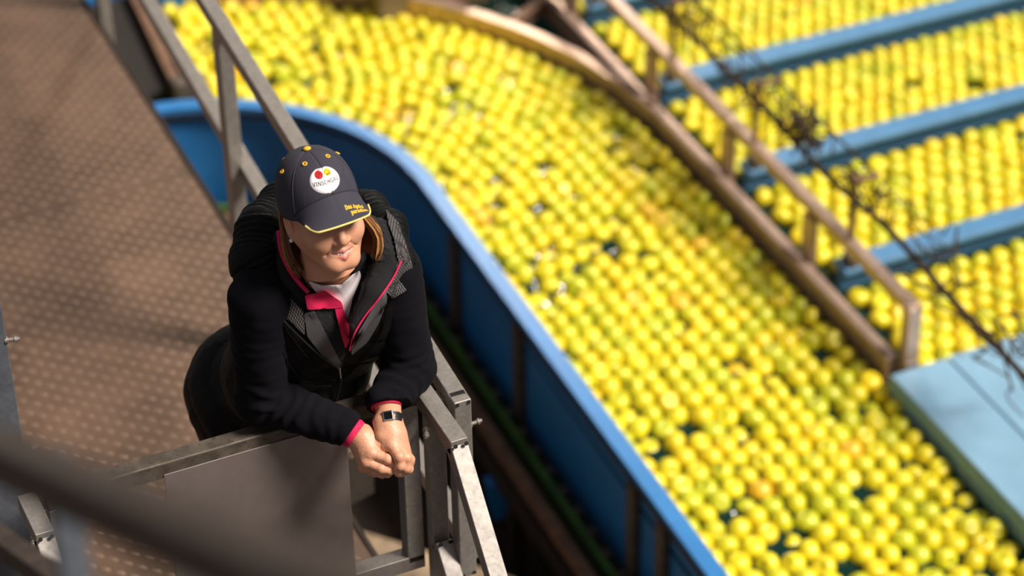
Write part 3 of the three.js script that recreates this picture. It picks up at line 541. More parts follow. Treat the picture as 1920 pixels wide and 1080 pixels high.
wear('collar_lining', laid(PIECES.sherpa_right, 0.004, over, 0.0022), sherpaMat);
wear('collar_lining', laid(PIECES.sherpa_left, 0.004, over, 0.0022), sherpaMat);
wear('vest_lapel', laid(PIECES.lapel_left, 0.006, over), satinMat, 'grey vest lining folded back');
wear('vest_lapel', laid(PIECES.lapel_right, 0.006, over), satinMat, 'grey vest lining folded back');
wear('knit_collar', laid(PIECES.knit_left, 0.005, over, 0.001), knitMat, 'grey patterned knit lining');
wear('knit_collar', laid(PIECES.knit_right, 0.005, over, 0.001), knitMat, 'grey patterned knit lining');
wear('pink_flap', laid(PIECES.flap, 0.009, over), pinkMat, 'bright pink collar flap');
wear('pink_placket', laid(PIECES.placket, 0.008, over), pinkMat, 'bright pink placket');
wear('pink_trim', piped(PIECES.pink_left, 0.0046, 0.006, over), pinkMat, 'bright pink trim');
wear('pink_trim', piped(PIECES.pink_right, 0.0020, 0.008, over), pinkMat, 'bright pink trim');
wear('vest_zip', piped(PIECES.zip_left, 0.0024, 0.008, over), std('#0b0a0c', 0.5));
wear('vest_zip', piped(PIECES.zip_down, 0.0024, 0.009, over), std('#0b0a0c', 0.5));
wear('zip_pull', piped(PIECES.zip_pull, 0.0016, 0.013, over), steelBright, 'silver zip pull');
for (const k of ['seam_left', 'seam_left2', 'seam_right']) wear('vest_seam', piped(PIECES[k], 0.0017, 0.0065, over), vestMat);
{ // trousers and shoes
  const legs = p => { let d = torsoF(p, -0.004) + Math.max(0, p[1] - 1.98); for (let i = 0; i < 2; i++) { d = smin(d, cap(p, HIPS[i], KNEES[i], 0.105, 0.07), 0.05); d = smin(d, cap(p, KNEES[i], ANKLES[i], 0.07, 0.055), 0.03); } return Math.max(d, 1.135 - p[1], p[1] - 2.02) - 0.003 * noise3(p[0] * 22, p[1] * 14, p[2] * 22); };
  wear('trousers', skinOf(legs, [1.05, 1.12, -4.55], [1.56, 2.05, -4.1], 0.012), jeansMat, 'dark blue jeans');
  for (let i = 0; i < 2; i++) { const [x, , z] = ANKLES[i]; wear('shoe', skinOf(p => { let d = smin(cap(p, [x, 1.150, z - 0.01], [x, 1.135, z + 0.15], 0.046, 0.036), cap(p, [x, 1.19, z], [x, 1.15, z + 0.02], 0.046, 0.046), 0.02); return Math.max(d, 1.105 - p[1]); }, [x - 0.07, 1.09, z - 0.09], [x + 0.07, 1.25, z + 0.23], 0.006), std('#1a1a1c', 0.7)); }
}
{ // cuffs, watch, ring
  const tor = (c, ax, R, r, sq = 1) => { const g = new THREE.TorusGeometry(R, r, 10, 36); g.scale(1, 1, sq); g.applyQuaternion(new THREE.Quaternion().setFromUnitVectors(V(0, 0, 1), V(...ax).normalize())); return g.translate(...c); };
  wear('cuff', tor([1.3625, 2.1570, -3.9030], [0.60, -0.48, 0.62], 0.0282, 0.0028, 2.6), pinkMat, 'bright pink inner cuff');
  wear('cuff', tor([1.4410, 2.190, -3.919], [-0.22, -0.5, 0.80], 0.0285, 0.0026, 2.2), pinkMat, 'bright pink inner cuff');
  wear('ring', tor([1.374, 2.1025, -3.846], [0.55, -0.2, 0.55], 0.0104, 0.0012), std('#d9b060', 0.25, 1), 'thin gold ring');
  const strap = new THREE.CylinderGeometry(0.0278, 0.0274, 0.019, 32, 1, true); const s2 = new THREE.CylinderGeometry(0.0238, 0.0238, 0.019, 32, 1, true); s2.scale(-1, 1, 1);
  const M = new THREE.Matrix4().makeRotationFromQuaternion(new THREE.Quaternion().setFromUnitVectors(V(0, 1, 0), V(0.17, 0.42, -0.72).normalize())).setPosition(1.4345, 2.172, -3.8905);
  wear('watch_strap', strap.applyMatrix4(M), std('#0c0b0d', 0.5), 'black watch strap');
  const up = V(-0.2, 0.80, 0.45).normalize(), fw = V(0.17, 0.42, -0.72).normalize(), rt = V(0, 0, 0).crossVectors(up, fw).normalize(); up.crossVectors(fw, rt).normalize();
  const F = new THREE.Matrix4().makeBasis(rt, up, fw).setPosition(V(1.4345, 2.172, -3.8905).addScaledVector(up, 0.0285));
  wear('watch_case', new RoundedBoxGeometry(0.0225, 0.007, 0.0225, 3, 0.003).applyMatrix4(F), steelBright, 'square silver watch case');
  wear('watch_screen', new RoundedBoxGeometry(0.0165, 0.002, 0.0165, 2, 0.0008).translate(0, 0.0033, 0).applyMatrix4(F), std('#08080a', 0.08), 'black watch face');
  // fingernails
  for (const [H, side] of [[HAND_RIGHT, 1], [HAND_LEFT, -1]]) for (const k of ['index', 'middle', 'ring']) { const c = H[k], a = V(...c[3]), b = V(...c[4]), n = V(-0.2, 0.3, 0.9), d = b.clone().sub(a).normalize(); n.addScaledVector(d, -n.dot(d)).normalize(); const g = new THREE.SphereGeometry(1, 12, 8); g.scale(0.0046, 0.0009, 0.006); const x = V(0, 0, 0).crossVectors(n, d).normalize(); g.applyMatrix4(new THREE.Matrix4().makeBasis(x, n, d).setPosition(b.clone().lerp(a, 0.25).addScaledVector(n, c[4][3] * 1.0))); wear('fingernail', g, std('#dca792', 0.3)); }
}
{ // hair: a shell with loose strands over it
  const R = rng(77), curve = (al, k, dr, j) => {
    const s = Math.sin(al), c = Math.cos(al), side = s > 0 ? 1 : 0, tuck = s < 0 && c > -0.6 ? 0.004 : 0;
    const p0 = V((0.073 + dr) * s, 0.050, -0.012 + (0.090 + dr) * c), p1 = V((0.086 + dr - tuck) * s + j[0] * 0.4, -0.022, -0.014 + (0.092 + dr) * c + j[2] * 0.4), p2 = V((0.088 + dr + 0.026 * side) * s + j[0], -0.085, -0.008 + (0.088 + dr) * c + j[2]), p3 = V((0.071 + dr + 0.030 * side) * s + j[0] * 1.4 - 0.004, -0.132 + j[1], 0.000 + (0.072 + dr) * c + j[2] * 1.4);
    return new THREE.CatmullRomCurve3([p0, p1, p2, p3]).getPoint(k);
  };
  const A0 = 64 * Math.PI / 180, A1 = (360 - 112) * Math.PI / 180, NA = 60, NT = 12, pos = [], idx = [];
  for (let layer = 0; layer < 2; layer++) for (let i = 0; i <= NA; i++) for (let j = 0; j <= NT; j++) { const p = curve(A0 + (A1 - A0) * i / NA, j / NT * 0.97, layer ? -0.012 : -0.0025, [0, 0, 0]); pos.push(p.x, p.y, p.z); }
  const w = NT + 1, L = (NA + 1) * w; for (let i = 0; i < NA; i++) for (let j = 0; j < NT; j++) { const a = i * w + j; idx.push(a, a + w, a + 1, a + 1, a + w, a + w + 1, L + a, L + a + 1, L + a + w, L + a + 1, L + a + w + 1, L + a + w); }
  for (let i = 0; i < NA; i++) { const a = i * w + NT; idx.push(a, a + w, L + a, a + w, L + a + w, L + a); } for (const i of [0, NA]) for (let j = 0; j < NT; j++) { const a = i * w + j; idx.push(a, a + 1, L + a, a + 1, L + a + 1, L + a); }
  const shell = new THREE.BufferGeometry(); shell.setAttribute('position', new THREE.Float32BufferAttribute(pos, 3)); shell.setIndex(idx); shell.computeVertexNormals(); paint(shell, () => linear('#5a371d'));
  const parts = [shell], tones = ['#6e4526', '#85542a', '#996736', '#583419', '#ab7a45', '#7b4c27'].map(linear);
  for (let n = 0; n < 1500; n++) {
    const wild = n < 36, al = wild ? (R() < 0.5 ? A0 + 0.25 + R() * 0.9 : A1 - 0.5 - R() * 0.9) : A0 - 0.05 + (A1 - A0 + 0.1) * R(), sp = wild ? 0.022 : 0.010, j = [(R() - 0.5) * sp, (R() - 0.5) * 0.030, (R() - 0.5) * sp], dr = (R() - 0.3) * 0.004, col = tones[Math.floor(R() * 6)], W = wild ? 0.0007 : 0.0016 + R() * 0.0016, P = [], I = [], S = 9, end = 0.86 + R() * 0.16;
    const out = V(Math.sin(al), 0, Math.cos(al)), tan = V(Math.cos(al), 0, -Math.sin(al));
    for (let k = 0; k <= S; k++) { const c = curve(al + (wild ? 0.06 * Math.sin(k) : 0), k / S * end, dr + 0.001 * Math.sin(k * 1.3 + n), j), ww = W * (k === S ? 0.25 : 1); for (const [a, b] of [[-1, 0], [0, 0.7], [1, 0], [0, -0.5]]) P.push(c.x + tan.x * a * ww + out.x * b * ww, c.y, c.z + tan.z * a * ww + out.z * b * ww); if (k < S) for (let q = 0; q < 4; q++) { const o = k * 4, r = (q + 1) % 4; I.push(o + q, o + r, o + 4 + q, o + r, o + 4 + r, o + 4 + q); } }
    const g = new THREE.BufferGeometry(); g.setAttribute('position', new THREE.Float32BufferAttribute(P, 3)); g.setIndex(I); g.computeVertexNormals(); parts.push(paint(g, () => col));
  }
  wear('hair', mergeGeometries(parts).applyMatrix4(HEADM), new THREE.MeshPhysicalMaterial({ color: '#ffffff', vertexColors: true, roughness: 0.42, side: THREE.DoubleSide }), 'chin length reddish blond hair');
}
{ // cap
  const capMat = std('#322f3b', 0.85, 0, { bumpMap: rep(weave, 24), bumpScale: 0.0006 }), gold = std('#e3ad2b', 0.7), cream = std('#e6cf7e', 0.75);
  const CT = new THREE.Matrix4().makeTranslation(0, 0.030, -0.006), cm = HEADM.clone().multiply(CT);
  const crownP = (az, e, off = 0) => { const ax = 0.0845 + off, az2 = 0.101 + off, ay = 0.110 + off, ce = Math.pow(Math.max(0, Math.cos(e)), 0.80), se = Math.sign(Math.sin(e)) * Math.pow(Math.abs(Math.sin(e)), 0.95); let seam = 1e9; for (let k = 0; k < 6; k++) seam = Math.min(seam, Math.abs(Math.atan2(Math.sin(az - k * Math.PI / 3), Math.cos(az - k * Math.PI / 3)))); const g = 1 - 0.011 * Math.exp(-((seam * ce / 0.025) ** 2)); const front = Math.max(0, Math.cos(az)); return V(ax * ce * Math.sin(az) * g, ay * se * g, az2 * ce * Math.cos(az) * g * (1 + 0.03 * front * Math.sin(e * 2))); };
  const NA = 96, NE = 26, pos = [], idx = [];
  for (let layer = 0; layer < 2; layer++) for (let i = 0; i <= NA; i++) for (let j = 0; j <= NE; j++) { const az = i / NA * Math.PI * 2, lo = -0.10 - 0.10 * (0.5 - 0.5 * Math.cos(az)); const p = crownP(az, lo + (Math.PI / 2 - lo) * j / NE, layer ? -0.003 : 0); pos.push(p.x, p.y, p.z); }
  const w = NE + 1, L = (NA + 1) * w; for (let i = 0; i < NA; i++) { for (let j = 0; j < NE; j++) { const a = i * w + j; idx.push(a, a + w, a + 1, a + 1, a + w, a + w + 1, L + a, L + a + 1, L + a + w, L + a + 1, L + a + w + 1, L + a + w); } const a = i * w; idx.push(a, L + a, a + w, a + w, L + a, L + a + w); }
  let g = new THREE.BufferGeometry(); g.setAttribute('position', new THREE.Float32BufferAttribute(pos, 3)); g.setIndex(idx); g = mergeVertices(g, 1e-6); g.computeVertexNormals();
  const capT = new THREE.Group(); capT.name = 'baseball_cap'; capT.userData.label = 'dark navy baseball cap with yellow trim'; woman.add(capT);
  const put = (n, geo, m, label) => wear(n, geo.applyMatrix4(cm), m, label, capT);
  put('crown', g, capMat);
  for (let k = 0; k < 6; k++) { const pts = []; for (let i = 0; i <= 14; i++) pts.push(crownP(k * Math.PI / 3 + 0.035, -0.05 + i / 14 * 1.55, 0.0006)); put('seam_stitching', new THREE.TubeGeometry(new THREE.CatmullRomCurve3(pts), 24, 0.0006, 5), std('#4a4753', 0.8)); }
  const bt = new THREE.SphereGeometry(0.0085, 16, 10); bt.scale(1, 0.55, 1); bt.translate(0, 0.112, 0); put('button', bt, gold, 'yellow top button');
  for (const az of [0.62, -0.62, 1.57, -1.57, 2.6, -2.6]) { const p = crownP(az, Math.abs(az) < 1 ? 1.10 : 0.8, 0.0008), n = p.clone().normalize(), t = new THREE.TorusGeometry(0.0040, 0.0017, 8, 16); t.applyQuaternion(new THREE.Quaternion().setFromUnitVectors(V(0, 0, 1), n)).translate(p.x, p.y, p.z); put('eyelet', t, gold, 'yellow eyelet'); }
  // brim
  const brimP = (s, t) => {
    const ph = s * 1.10, i = crownP(ph, 0.30 - 0.36 * s * s, 0.0012), k = Math.min(1, (1 - Math.abs(s)) / 0.30), ro = Math.sqrt(Math.max(0, 1 - (1 - k) ** 2));
    const ox = 0.0735 * Math.sign(s) * Math.pow(Math.abs(s), 0.85), oz = 0.080 + (0.061 - 0.010 * s * s) * ro, oy = -0.018 + 0.006 * (1 - ro) + 0.010 * s * s * (1 - ro);
    return V(i.x + (ox - i.x) * t, i.y + (oy - i.y) * t - 0.002 * Math.sin(Math.PI * t), i.z + (oz - i.z) * t);
  };
  const NS = 48, NT = 12, bp = [], bi = [], bu = [];
  for (const dy of [0.0022, -0.0018]) for (let i = 0; i <= NS; i++) for (let j = 0; j <= NT; j++) { const p = brimP(-1 + 2 * i / NS, j / NT); bp.push(p.x, p.y + dy, p.z); bu.push(0.5 + p.x / 0.18, 1 - (p.z - 0.03) / 0.16); }
  const bw = NT + 1, BL = (NS + 1) * bw; for (let i = 0; i < NS; i++) { for (let j = 0; j < NT; j++) { const a = i * bw + j; bi.push(a, a + 1, a + bw, a + 1, a + bw + 1, a + bw, BL + a, BL + a + bw, BL + a + 1, BL + a + 1, BL + a + bw, BL + a + bw + 1); } const a = i * bw + NT; bi.push(a, BL + a, a + bw, a + bw, BL + a, BL + a + bw); }
  const bg = new THREE.BufferGeometry(); bg.setAttribute('position', new THREE.Float32BufferAttribute(bp, 3)); bg.setAttribute('uv', new THREE.Float32BufferAttribute(bu, 2)); bg.setIndex(bi); bg.computeVertexNormals();
  const cv = document.createElement('canvas'); cv.width = 1024; cv.height = 910; const x = cv.getContext('2d'); x.fillStyle = '#322f3b'; x.fillRect(0, 0, 1024, 910); x.fillStyle = '#e9b820'; x.strokeStyle = '#e9b820'; x.lineWidth = 2; x.save(); x.translate(715, 510); x.rotate(-0.16); x.font = 'italic bold 50px serif'; x.textAlign = 'center'; x.fillText('Das Apfel', 0, 0); x.strokeText('Das Apfel', 0, 0); x.fillText('paradies.', 36, 50); x.strokeText('paradies.', 36, 50); x.restore();
  const ct = new THREE.CanvasTexture(cv); ct.colorSpace = THREE.SRGBColorSpace;
  const brim = mesh('brim', bg.applyMatrix4(cm).translate(-BASE.x, -BASE.y, -BASE.z), std('#ffffff', 0.85, 0, { map: ct, bumpMap: rep(weave, 4), bumpScale: 0.0005 }), capT, 'curved brim with small yellow embroidered words');
  const ep = []; for (let i = 0; i <= 40; i++) ep.push(brimP(-0.97 + 1.94 * i / 40, 1.0)); put('piping', new THREE.TubeGeometry(new THREE.CatmullRomCurve3(ep), 80, 0.0022, 8), cream, 'pale yellow piping');
  const ip = []; for (let i = 0; i <= 40; i++) { const q = brimP(-0.98 + 1.96 * i / 40, 0.0); q.y += 0.0022; ip.push(q); } put('brim_seam', new THREE.TubeGeometry(new THREE.CatmullRomCurve3(ip), 80, 0.0011, 6), std('#1d1b23', 0.9));
  // embroidered patch
  const shape = []; for (let i = 0; i < 48; i++) { const a = i / 48 * Math.PI * 2; let r = 1 - 0.10 * Math.exp(-(((a - Math.PI / 2) / 0.28) ** 2)) - 0.04 * Math.cos(2 * a) * (Math.sin(a) > 0 ? 0.5 : 0.2); shape.push([0.0365 * r * Math.cos(a), 0.0310 * r * Math.sin(a)]); }
  const pp = [], pu = [], pi = [], rings = 8; const pt = (X, Y, off) => crownP((X - 0.003) / 0.076, 0.66 + Y / 0.105, off);
  for (let k = 0; k <= rings; k++) for (const [X, Y] of shape) { const f = k / rings, p = pt(X * f, Y * f, k === rings ? -0.0005 : 0.0016); pp.push(p.x, p.y, p.z); pu.push(0.5 + X * f / 0.074, 0.5 + Y * f / 0.063); }
  for (let k = 0; k < rings; k++) for (let i = 0; i < 48; i++) { const a = k * 48 + i, b = k * 48 + (i + 1) % 48; pi.push(a, a + 48, b, b, a + 48, b + 48); }
  const pg = new THREE.BufferGeometry(); pg.setAttribute('position', new THREE.Float32BufferAttribute(pp, 3)); pg.setAttribute('uv', new THREE.Float32BufferAttribute(pu, 2)); pg.setIndex(pi); pg.computeVertexNormals();
  const pc = document.createElement('canvas'); pc.width = 680; pc.height = 560; const y = pc.getContext('2d'); y.fillStyle = '#efe9ee'; y.fillRect(0, 0, 680, 560);
  const blob = (cx, cy, r, col, dots) => { y.fillStyle = col; y.beginPath(); y.arc(cx, cy, r, 0, 7); y.fill(); const q = rng(cx); for (let i = 0; i < 16; i++) { const a = q() * 6.3, d = Math.sqrt(q()) * r * 0.85; y.fillStyle = dots[i % dots.length]; y.beginPath(); y.arc(cx + d * Math.cos(a), cy + d * Math.sin(a), 8 + q() * 7, 0, 7); y.fill(); } };
  blob(232, 165, 92, '#b5121c', ['#7c0c12', '#c62a2a', '#8d0f16']); blob(438, 160, 84, '#f1bd1a', ['#1a1714', '#e9a416', '#1a1714', '#c4311d']);
  y.strokeStyle = '#1b1a1f'; y.lineWidth = 14; y.beginPath(); y.moveTo(240, 75); y.quadraticCurveTo(265, 45, 300, 60); y.stroke(); y.beginPath(); y.moveTo(350, 110); y.quadraticCurveTo(350, 60, 380, 45); y.stroke();
  y.fillStyle = '#17161b'; y.font = 'bold 118px sans-serif'; y.textAlign = 'center'; y.save(); y.translate(340, 385); y.scale(0.82, 1); y.fillText('VINSCHGAU', 0, 0); y.restore();
  const ptx = new THREE.CanvasTexture(pc); ptx.colorSpace = THREE.SRGBColorSpace;
  mesh('patch', pg.applyMatrix4(cm).translate(-BASE.x, -BASE.y, -BASE.z), std('#ffffff', 0.85, 0, { map: ptx }), capT, 'white embroidered patch with two apples and lettering');
}

// ------------------------------------------------------------------ vine stem, wire and dry twigs above the guard fence
{
  const R = rng(515), bark = std('#4a372b', 0.9, 0, { map: rep(grime, 8) }), dry = std('#57463b', 0.95, 0, { map: rep(grime, 8) });
  const fence = scene.getObjectByName('guard_fence');
  for (const z of [-7.615, -6.972, -6.30]) { box('wire_bracket', brownMetal, [0.016, 0.27, 0.022], [0.02, 0.43, z], fence); box('bracket_arm', brownMetal, [0.11, 0.014, 0.018], [0.06, 0.545, z], fence); }
  const tube = (pts, r, n = 40, k = 7) => boxUV(new THREE.TubeGeometry(new THREE.CatmullRomCurve3(pts.map(p => V(...p))), n, r, k));
  const v = thing('vine_stem', 'long brown woody vine stem stretched above the right hand fence', 'vine', [4.03, 0.45, -6.5]);
  const at = z => [0.004 * Math.sin(z * 9), 0.465 + 0.012 * Math.sin(z * 5) - 0.022 * Math.max(0, z + 6.2) - 0.45, z + 6.5];
  const line = []; for (let z = -8.9; z <= -4.4; z += 0.15) line.push(at(z));
  mesh('stem', tube(line, 0.0115, 120), bark, v);
  for (let i = 0; i < 46; i++) { // side shoots
    const z = -8.3 + R() * 3.6, a = at(z), up = R() < 0.6 ? 1 : -0.7, dir = R() - 0.35, L = 0.05 + R() * 0.12, b = [a[0] + dir * L * 0.6, a[1] + up * L * 0.5, a[2] + (R() - 0.3) * L], c = [b[0] + (R() - 0.3) * L, b[1] + (R() - 0.6) * L * 0.8, b[2] + (R() - 0.4) * L];
    mesh('side_twig', tube([a, b, c], 0.002 + R() * 0.002, 10, 5), dry, v);
  }
  const w = thing('wire', 'thin dark wire running along the bracket tips beside the vine stem', 'wire', [4.1, 0.54, -6.8]);
  mesh('strand', tube([[0, 0.008, -1.6], [0, 0.012, -0.8], [0.004, 0.006, -0.17], [0, 0.010, 0.2], [0, 0.008, 0.5]], 0.0055, 60), bark, w);
  mesh('loose_end', tube([[0, 0.008, 0.5], [0.02, -0.04, 0.72], [0.01, -0.10, 1.0], [0.04, -0.16, 1.4]], 0.002, 30), dry, w);
  const parts = []; // tangles of dry shoots
  for (const [x, y, z, n, s] of [[4.06, 0.50, -6.72, 90, 0.05], [4.04, 0.50, -6.95, 26, 0.05], [4.05, 0.50, -7.6, 34, 0.06], [4.06, 0.50, -6.32, 22, 0.05], [4.05, 0.46, -7.3, 16, 0.06], [4.08, 0.46, -5.9, 14, 0.09], [4.12, 0.40, -5.45, 14, 0.10]])
    for (let i = 0; i < n; i++) { const q = () => (R() - 0.5) * 2 * s, p = [x + q(), y + q() * 0.9, z + q() * 1.8]; parts.push(tube([p, [p[0] + q() * 0.7, p[1] + q() * 0.7, p[2] + q()], [p[0] + q(), p[1] + q(), p[2] + q() * 1.4]], 0.0018 + R() * 0.0030, 8, 5)); }
  tag(mesh('twig_tangle', mergeGeometries(parts), dry), 'tangled dry brown twigs caught along the vine stem over the fence', 'twigs', null, 'stuff');
}

// ------------------------------------------------------------------ apples
const AR = rng(2024);
function appleGeo(seed, W = 20, H = 16) {
  const R = rng(seed), prof = [], lobe = R() * 6.28, asym = (R() - 0.5) * 0.10, tall = 0.86 + R() * 0.10;
  for (let i = 0; i <= H; i++) { // polar profile with stem and calyx hollows, radius about 1
    const a = Math.PI * i / H, s = Math.sin(a), c = Math.cos(a);
    const top = Math.exp(-Math.pow(s / 0.30, 2)) * (c > 0 ? 0.30 : 0.20);
    prof.push([s * (1 + 0.06 * c), c * tall - Math.sign(c) * top]);
  }
  const pos = [], uv = [], idx = [];
  for (let i = 0; i <= H; i++) for (let j = 0; j <= W; j++) {
    const t = j / W * Math.PI * 2, [r, y] = prof[i], k = 1 + 0.02 * Math.cos(5 * t + lobe) * (1 - y) * 0.5 + asym * Math.cos(t);
    pos.push(r * k * Math.cos(t), y + asym * 0.3 * r * Math.cos(t), r * k * Math.sin(t)); uv.push(j / W, i / H);
    if (i < H && j < W) { const a = i * (W + 1) + j; idx.push(a, a + 1, a + W + 1, a + 1, a + W + 2, a + W + 1); }
  }
  const g = new THREE.BufferGeometry(); g.setAttribute('position', new THREE.Float32BufferAttribute(pos, 3)); g.setAttribute('uv', new THREE.Float32BufferAttribute(uv, 2)); g.setIndex(idx); g.computeVertexNormals();
  const n = g.attributes.normal; for (let i = 0; i <= H; i++) { const a = i * (W + 1), b = a + W, x = n.getX(a) + n.getX(b), y = n.getY(a) + n.getY(b), z = n.getZ(a) + n.getZ(b), l = Math.hypot(x, y, z) || 1; n.setXYZ(a, x / l, y / l, z / l); n.setXYZ(b, x / l, y / l, z / l); }
  return g;
}
const appleSkin = seed => tex(256, (u, v) => { // greener round the stem hollow, pale lenticels
  const a = N1((u + seed * 0.37) % 1, v, 8, 3), b = N2(u, (v + seed * 0.21) % 1, 64, 1), g = sstep(0.16, 0.0, v) * 0.5, c = sstep(0.95, 1, v);
  const sp = b > 0.86 ? 0.06 : 0; return [0.95 + 0.05 * a - 0.25 * g - 0.4 * c + sp, 0.95 + 0.05 * a - 0.08 * g - 0.5 * c + sp * 0.7, 0.85 + 0.3 * (a - 0.5) - 0.3 * c + sp];
});
const skins = [appleSkin(0), appleSkin(1)];
const appleMat = (c, k) => new THREE.MeshPhysicalMaterial({ color: c, map: skins[k % 2], roughness: 0.42, clearcoat: 0.35, clearcoatRoughness: 0.28 });
const YELLOWS = ['#e7d21a', '#e0ce1e', '#eddb24', '#d5cb1e', '#c9c724', '#ebce1a'].map(appleMat);
const ORANGES = ['#ecc02a', '#ecb628'].map(appleMat);
const geos = [1, 2, 3, 4].map(s => appleGeo(s)), farGeo = appleGeo(9, 14, 10);
const stemGeo = new THREE.CylinderGeometry(0.035, 0.05, 0.34, 6); stemGeo.translate(0, 0.70, 0);
const calyxGeo = new THREE.ConeGeometry(0.10, 0.10, 7); calyxGeo.translate(0, -0.70, 0);
const stemMat = std('#4a3418', 0.8), calyxMat = std('#3b3014', 0.9);

function relax(list, iters, lim) { // push overlapping apples apart
  for (let it = 0; it < iters; it++) {
    const cell = 0.09, grid = new Map();
    list.forEach((p, i) => { const k = Math.floor(p.x / cell) * 4096 + Math.floor(p.z / cell); (grid.get(k) ?? grid.set(k, []).get(k)).push(i); });
    list.forEach((p, i) => {
      const a = Math.floor(p.x / cell), b = Math.floor(p.z / cell);
      for (let u = -1; u <= 1; u++) for (let v = -1; v <= 1; v++) for (const j of grid.get((a + u) * 4096 + b + v) ?? []) if (j > i) {
        const q = list[j], dx = q.x - p.x, dz = q.z - p.z, d = Math.hypot(dx, dz) || 1e-4, m = p.r + q.r - d;
        if (m > 0) { const k = m / d * 0.5; p.x -= dx * k; p.z -= dz * k; q.x += dx * k; q.z += dz * k; }
      }
      lim(p);
    });
  }
}
const apples = [];
{ // wide channel: rows that follow the flow, loosened and jostled
  const A = []; const inX = z => leftX(z) + 0.03, outX = () => 3.935;
  const cols = 13;
  for (let c = 0; c < cols; c++) {
    const f = (c + 0.5) / cols;
    for (let z = -4.72 - (c % 2) * 0.038; z > ARC[1]; z -= 0.0795) A.push({ x: inX(z) + f * (outX() - inX(z)), z });
    const r = RIN + 0.03 + f * (ROUT - RIN - 0.05), n = Math.floor(r * Math.PI / 2 / 0.0795);
    for (let i = 0; i < n; i++) { const a = (i + 0.5 * (c % 2)) / n * Math.PI / 2; A.push({ x: ARC[0] + r * Math.cos(a), z: ARC[1] - r * Math.sin(a) }); }
    for (let x = ARC[0] - (c % 2) * 0.038; x > 1.95; x -= 0.0795) A.push({ x, z: ARC[1] - r });
  }
  const list = A.filter(p => Math.hypot(p.x - 3.40, p.z + 6.86) > 0.20 || AR() > 0.22).filter(p => AR() > (p.z > -5.9 ? 0.045 : p.z > -6.8 ? 0.03 : 0.025));
  for (const p of list) { p.r = 0.0388 + AR() * 0.0045; const j = p.z > -6.4 ? 0.03 : 0.014; p.x += (AR() - 0.5) * j * 2; p.z += (AR() - 0.5) * j * 2; p.zone = 'wide'; }
  relax(list, 26, p => {
    if (p.z > ARC[1]) { p.x = clamp(p.x, inX(p.z) + p.r, 3.932 - p.r); p.z = Math.min(p.z, -4.68); if (p.z > -5.75) p.x = Math.min(p.x, 3.90 - p.r); }
    else if (p.x > ARC[0]) { const dx = p.x - ARC[0], dz = p.z - ARC[1], d = Math.hypot(dx, dz), e = clamp(d, RIN + 0.016 + p.r, ROUT - 0.016 - p.r); p.x = ARC[0] + dx * e / d; p.z = ARC[1] + dz * e / d; }
    else p.z = clamp(p.z, ARC[1] - ROUT + 0.016 + p.r, ARC[1] - RIN - 0.016 - p.r);
  });
  apples.push(...list);
}
[[-8.41, -7.84, 0.0335, 0.006, 'bay3'], [-7.74, -7.17, 0.0345, 0.008, 'bay2'], [-7.07, -6.48, 0.040, 0.02, 'bay1'], [-6.38, -5.84, 0.0405, 0.012, 'bay0'], [-9.3, -8.52, 0.034, 0.006, 'bay4']].forEach(([z0, z1, r, gap, zone]) => {
  const list = [], d = 2 * r * 1.005; let row = 0;
  for (let z = z0 + r; z < z1 - r * 0.6; z += d * 0.87, row++) for (let x = 4.055 + r + (row % 2) * r; x < 6.45; x += d) if (AR() > gap) list.push({ x: x + (AR() - 0.5) * gap * 0.3, z: z + (AR() - 0.5) * gap * 0.3, r: r * (0.94 + 0.08 * AR()), zone });
  relax(list, 14, p => { p.x = clamp(p.x, 4.05 + p.r, 6.5); p.z = clamp(p.z, z0 + p.r, z1 - p.r); });
  apples.push(...list);
});
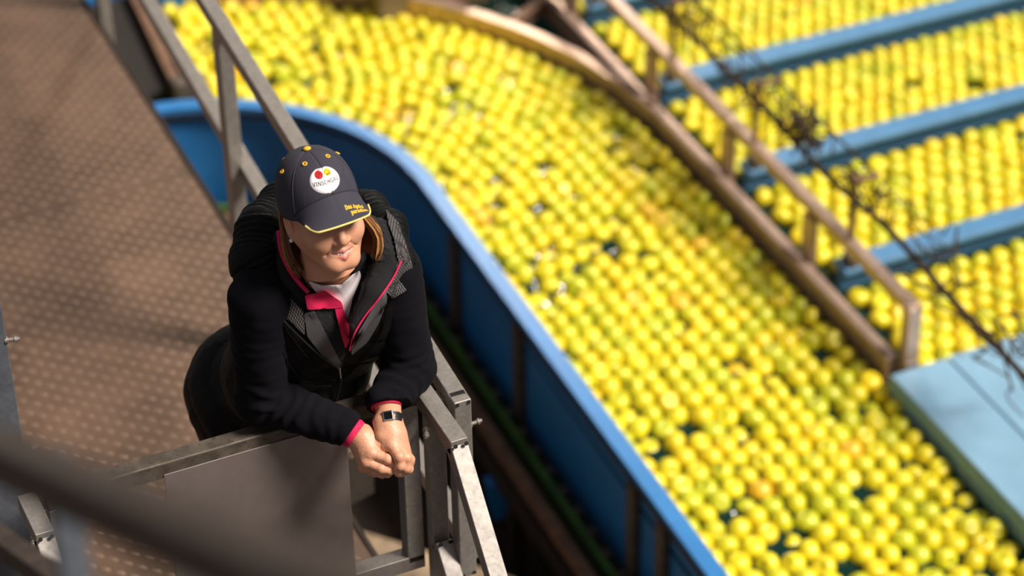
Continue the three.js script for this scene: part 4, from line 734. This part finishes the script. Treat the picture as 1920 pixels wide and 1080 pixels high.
{
  camera.updateMatrixWorld(true); camera.updateProjectionMatrix();
  const fr = new THREE.Frustum().setFromProjectionMatrix(new THREE.Matrix4().multiplyMatrices(camera.projectionMatrix, camera.matrixWorldInverse));
  const q = V(0, 0, 0), e = new THREE.Euler();
  for (const p of apples) {
    p.y = 0.005 + (AR() - 0.45) * 0.012; if (p.zone === 'wide' && AR() < 0.10) p.y = -0.016 - AR() * 0.012; else if (p.zone !== 'wide') p.y += 0.008;
    p.tilt = AR() < 0.72 ? [1.1 + AR() * 1.0, AR() * 6.28, AR() * 6.28] : [AR() * 0.9 - 0.45, AR() * 6.28, AR() * 0.9 - 0.45]; if (AR() < 0.12) p.tilt[0] += Math.PI;
    p.g = Math.floor(AR() * 4); p.orange = AR() < (p.zone === 'wide' ? 0.022 : 0.006); p.m = p.orange ? Math.floor(AR() * 2) : Math.floor(AR() * YELLOWS.length);
    q.set(p.x, p.y, p.z); p.d = q.distanceTo(camera.position); p.seen = fr.intersectsSphere(new THREE.Sphere(q, p.r * 0.4));
  }
  const shown = apples.filter(p => p.seen).sort((a, b) => b.r / b.d - a.r / a.d || a.x - b.x);
  const own = new Set(shown.slice(0, 300));
  const bay = { bay0: ['side channel beside the deck', 'apples in the side channel beside the deck'], bay1: ['second side channel', 'apples in the second side channel'], bay2: ['third side channel', 'apples in the third side channel'], bay3: ['fourth side channel', 'apples in the fourth side channel'], bay4: ['farthest side channel', 'apples in the farthest side channel'] };
  const where = p => p.zone !== 'wide' ? 'in the ' + bay[p.zone][0] + (p.x < 4.25 ? ', by the fence' : '') : ((p.z > -5.35 ? 'in the nearest rows, ' : p.z > -5.75 ? 'level with the deck corner, ' : p.z > -6.15 ? 'level with the end post, ' : 'in the farther rows, ') + (p.x < leftX(p.z) + 0.13 ? 'touching the blue wall' : p.x > 3.78 ? 'at the right side' : p.x < 3.25 ? 'left of mid channel' : p.x < 3.5 ? 'in mid channel' : 'right of mid channel'));
  for (const p of own) {
    const a = new THREE.Mesh(geos[p.g], (p.orange ? ORANGES : YELLOWS)[p.m]); a.name = numbered('apple'); a.castShadow = a.receiveShadow = true;
    a.position.set(p.x, p.y, p.z); a.scale.setScalar(p.r); a.rotation.set(...p.tilt); scene.add(a);
    const up = V(0, 1, 0).applyEuler(a.rotation), view = camera.position.clone().sub(a.position).normalize(), k = up.dot(view), stem = k > 0.45, eye = k < -0.45;
    const kind = p.orange ? 'orange blushed apple ' : eye ? 'yellow apple, dark calyx showing ' : stem ? 'yellow apple, stem hollow showing ' : p.y < -0.012 ? 'half sunk yellow apple ' : 'smooth yellow apple ';
    tag(a, kind + where(p), 'apple', kind.replace(/,? $/, '') + ' ' + where(p).replace(/, .*/, ''));
    if (k > 0.35) mesh('stem', stemGeo, stemMat, a); else if (k < -0.35) mesh('calyx', calyxGeo, calyxMat, a);
  }
  const rest = apples.filter(p => !own.has(p)), inst = new THREE.InstancedMesh(farGeo, new THREE.MeshPhysicalMaterial({ color: '#ffffff', map: skins[0], roughness: 0.42, clearcoat: 0.35, clearcoatRoughness: 0.28 }), rest.length);
  const m = new THREE.Matrix4(), qq = new THREE.Quaternion();
  rest.forEach((p, i) => { e.set(...p.tilt); m.compose(V(p.x, p.y, p.z), qq.setFromEuler(e), V(p.r, p.r, p.r)); inst.setMatrixAt(i, m); inst.setColorAt(i, (p.orange ? ORANGES : YELLOWS)[p.m].color); });
  inst.name = 'floating_apples'; inst.castShadow = inst.receiveShadow = true; scene.add(inst);
  tag(inst, 'hundreds of small yellow apples crowding the far channels', 'apples', null, 'stuff');
}

scene.traverse(o => { if (o.userData) delete o.userData.__n; });
renderer.render(scene, camera);
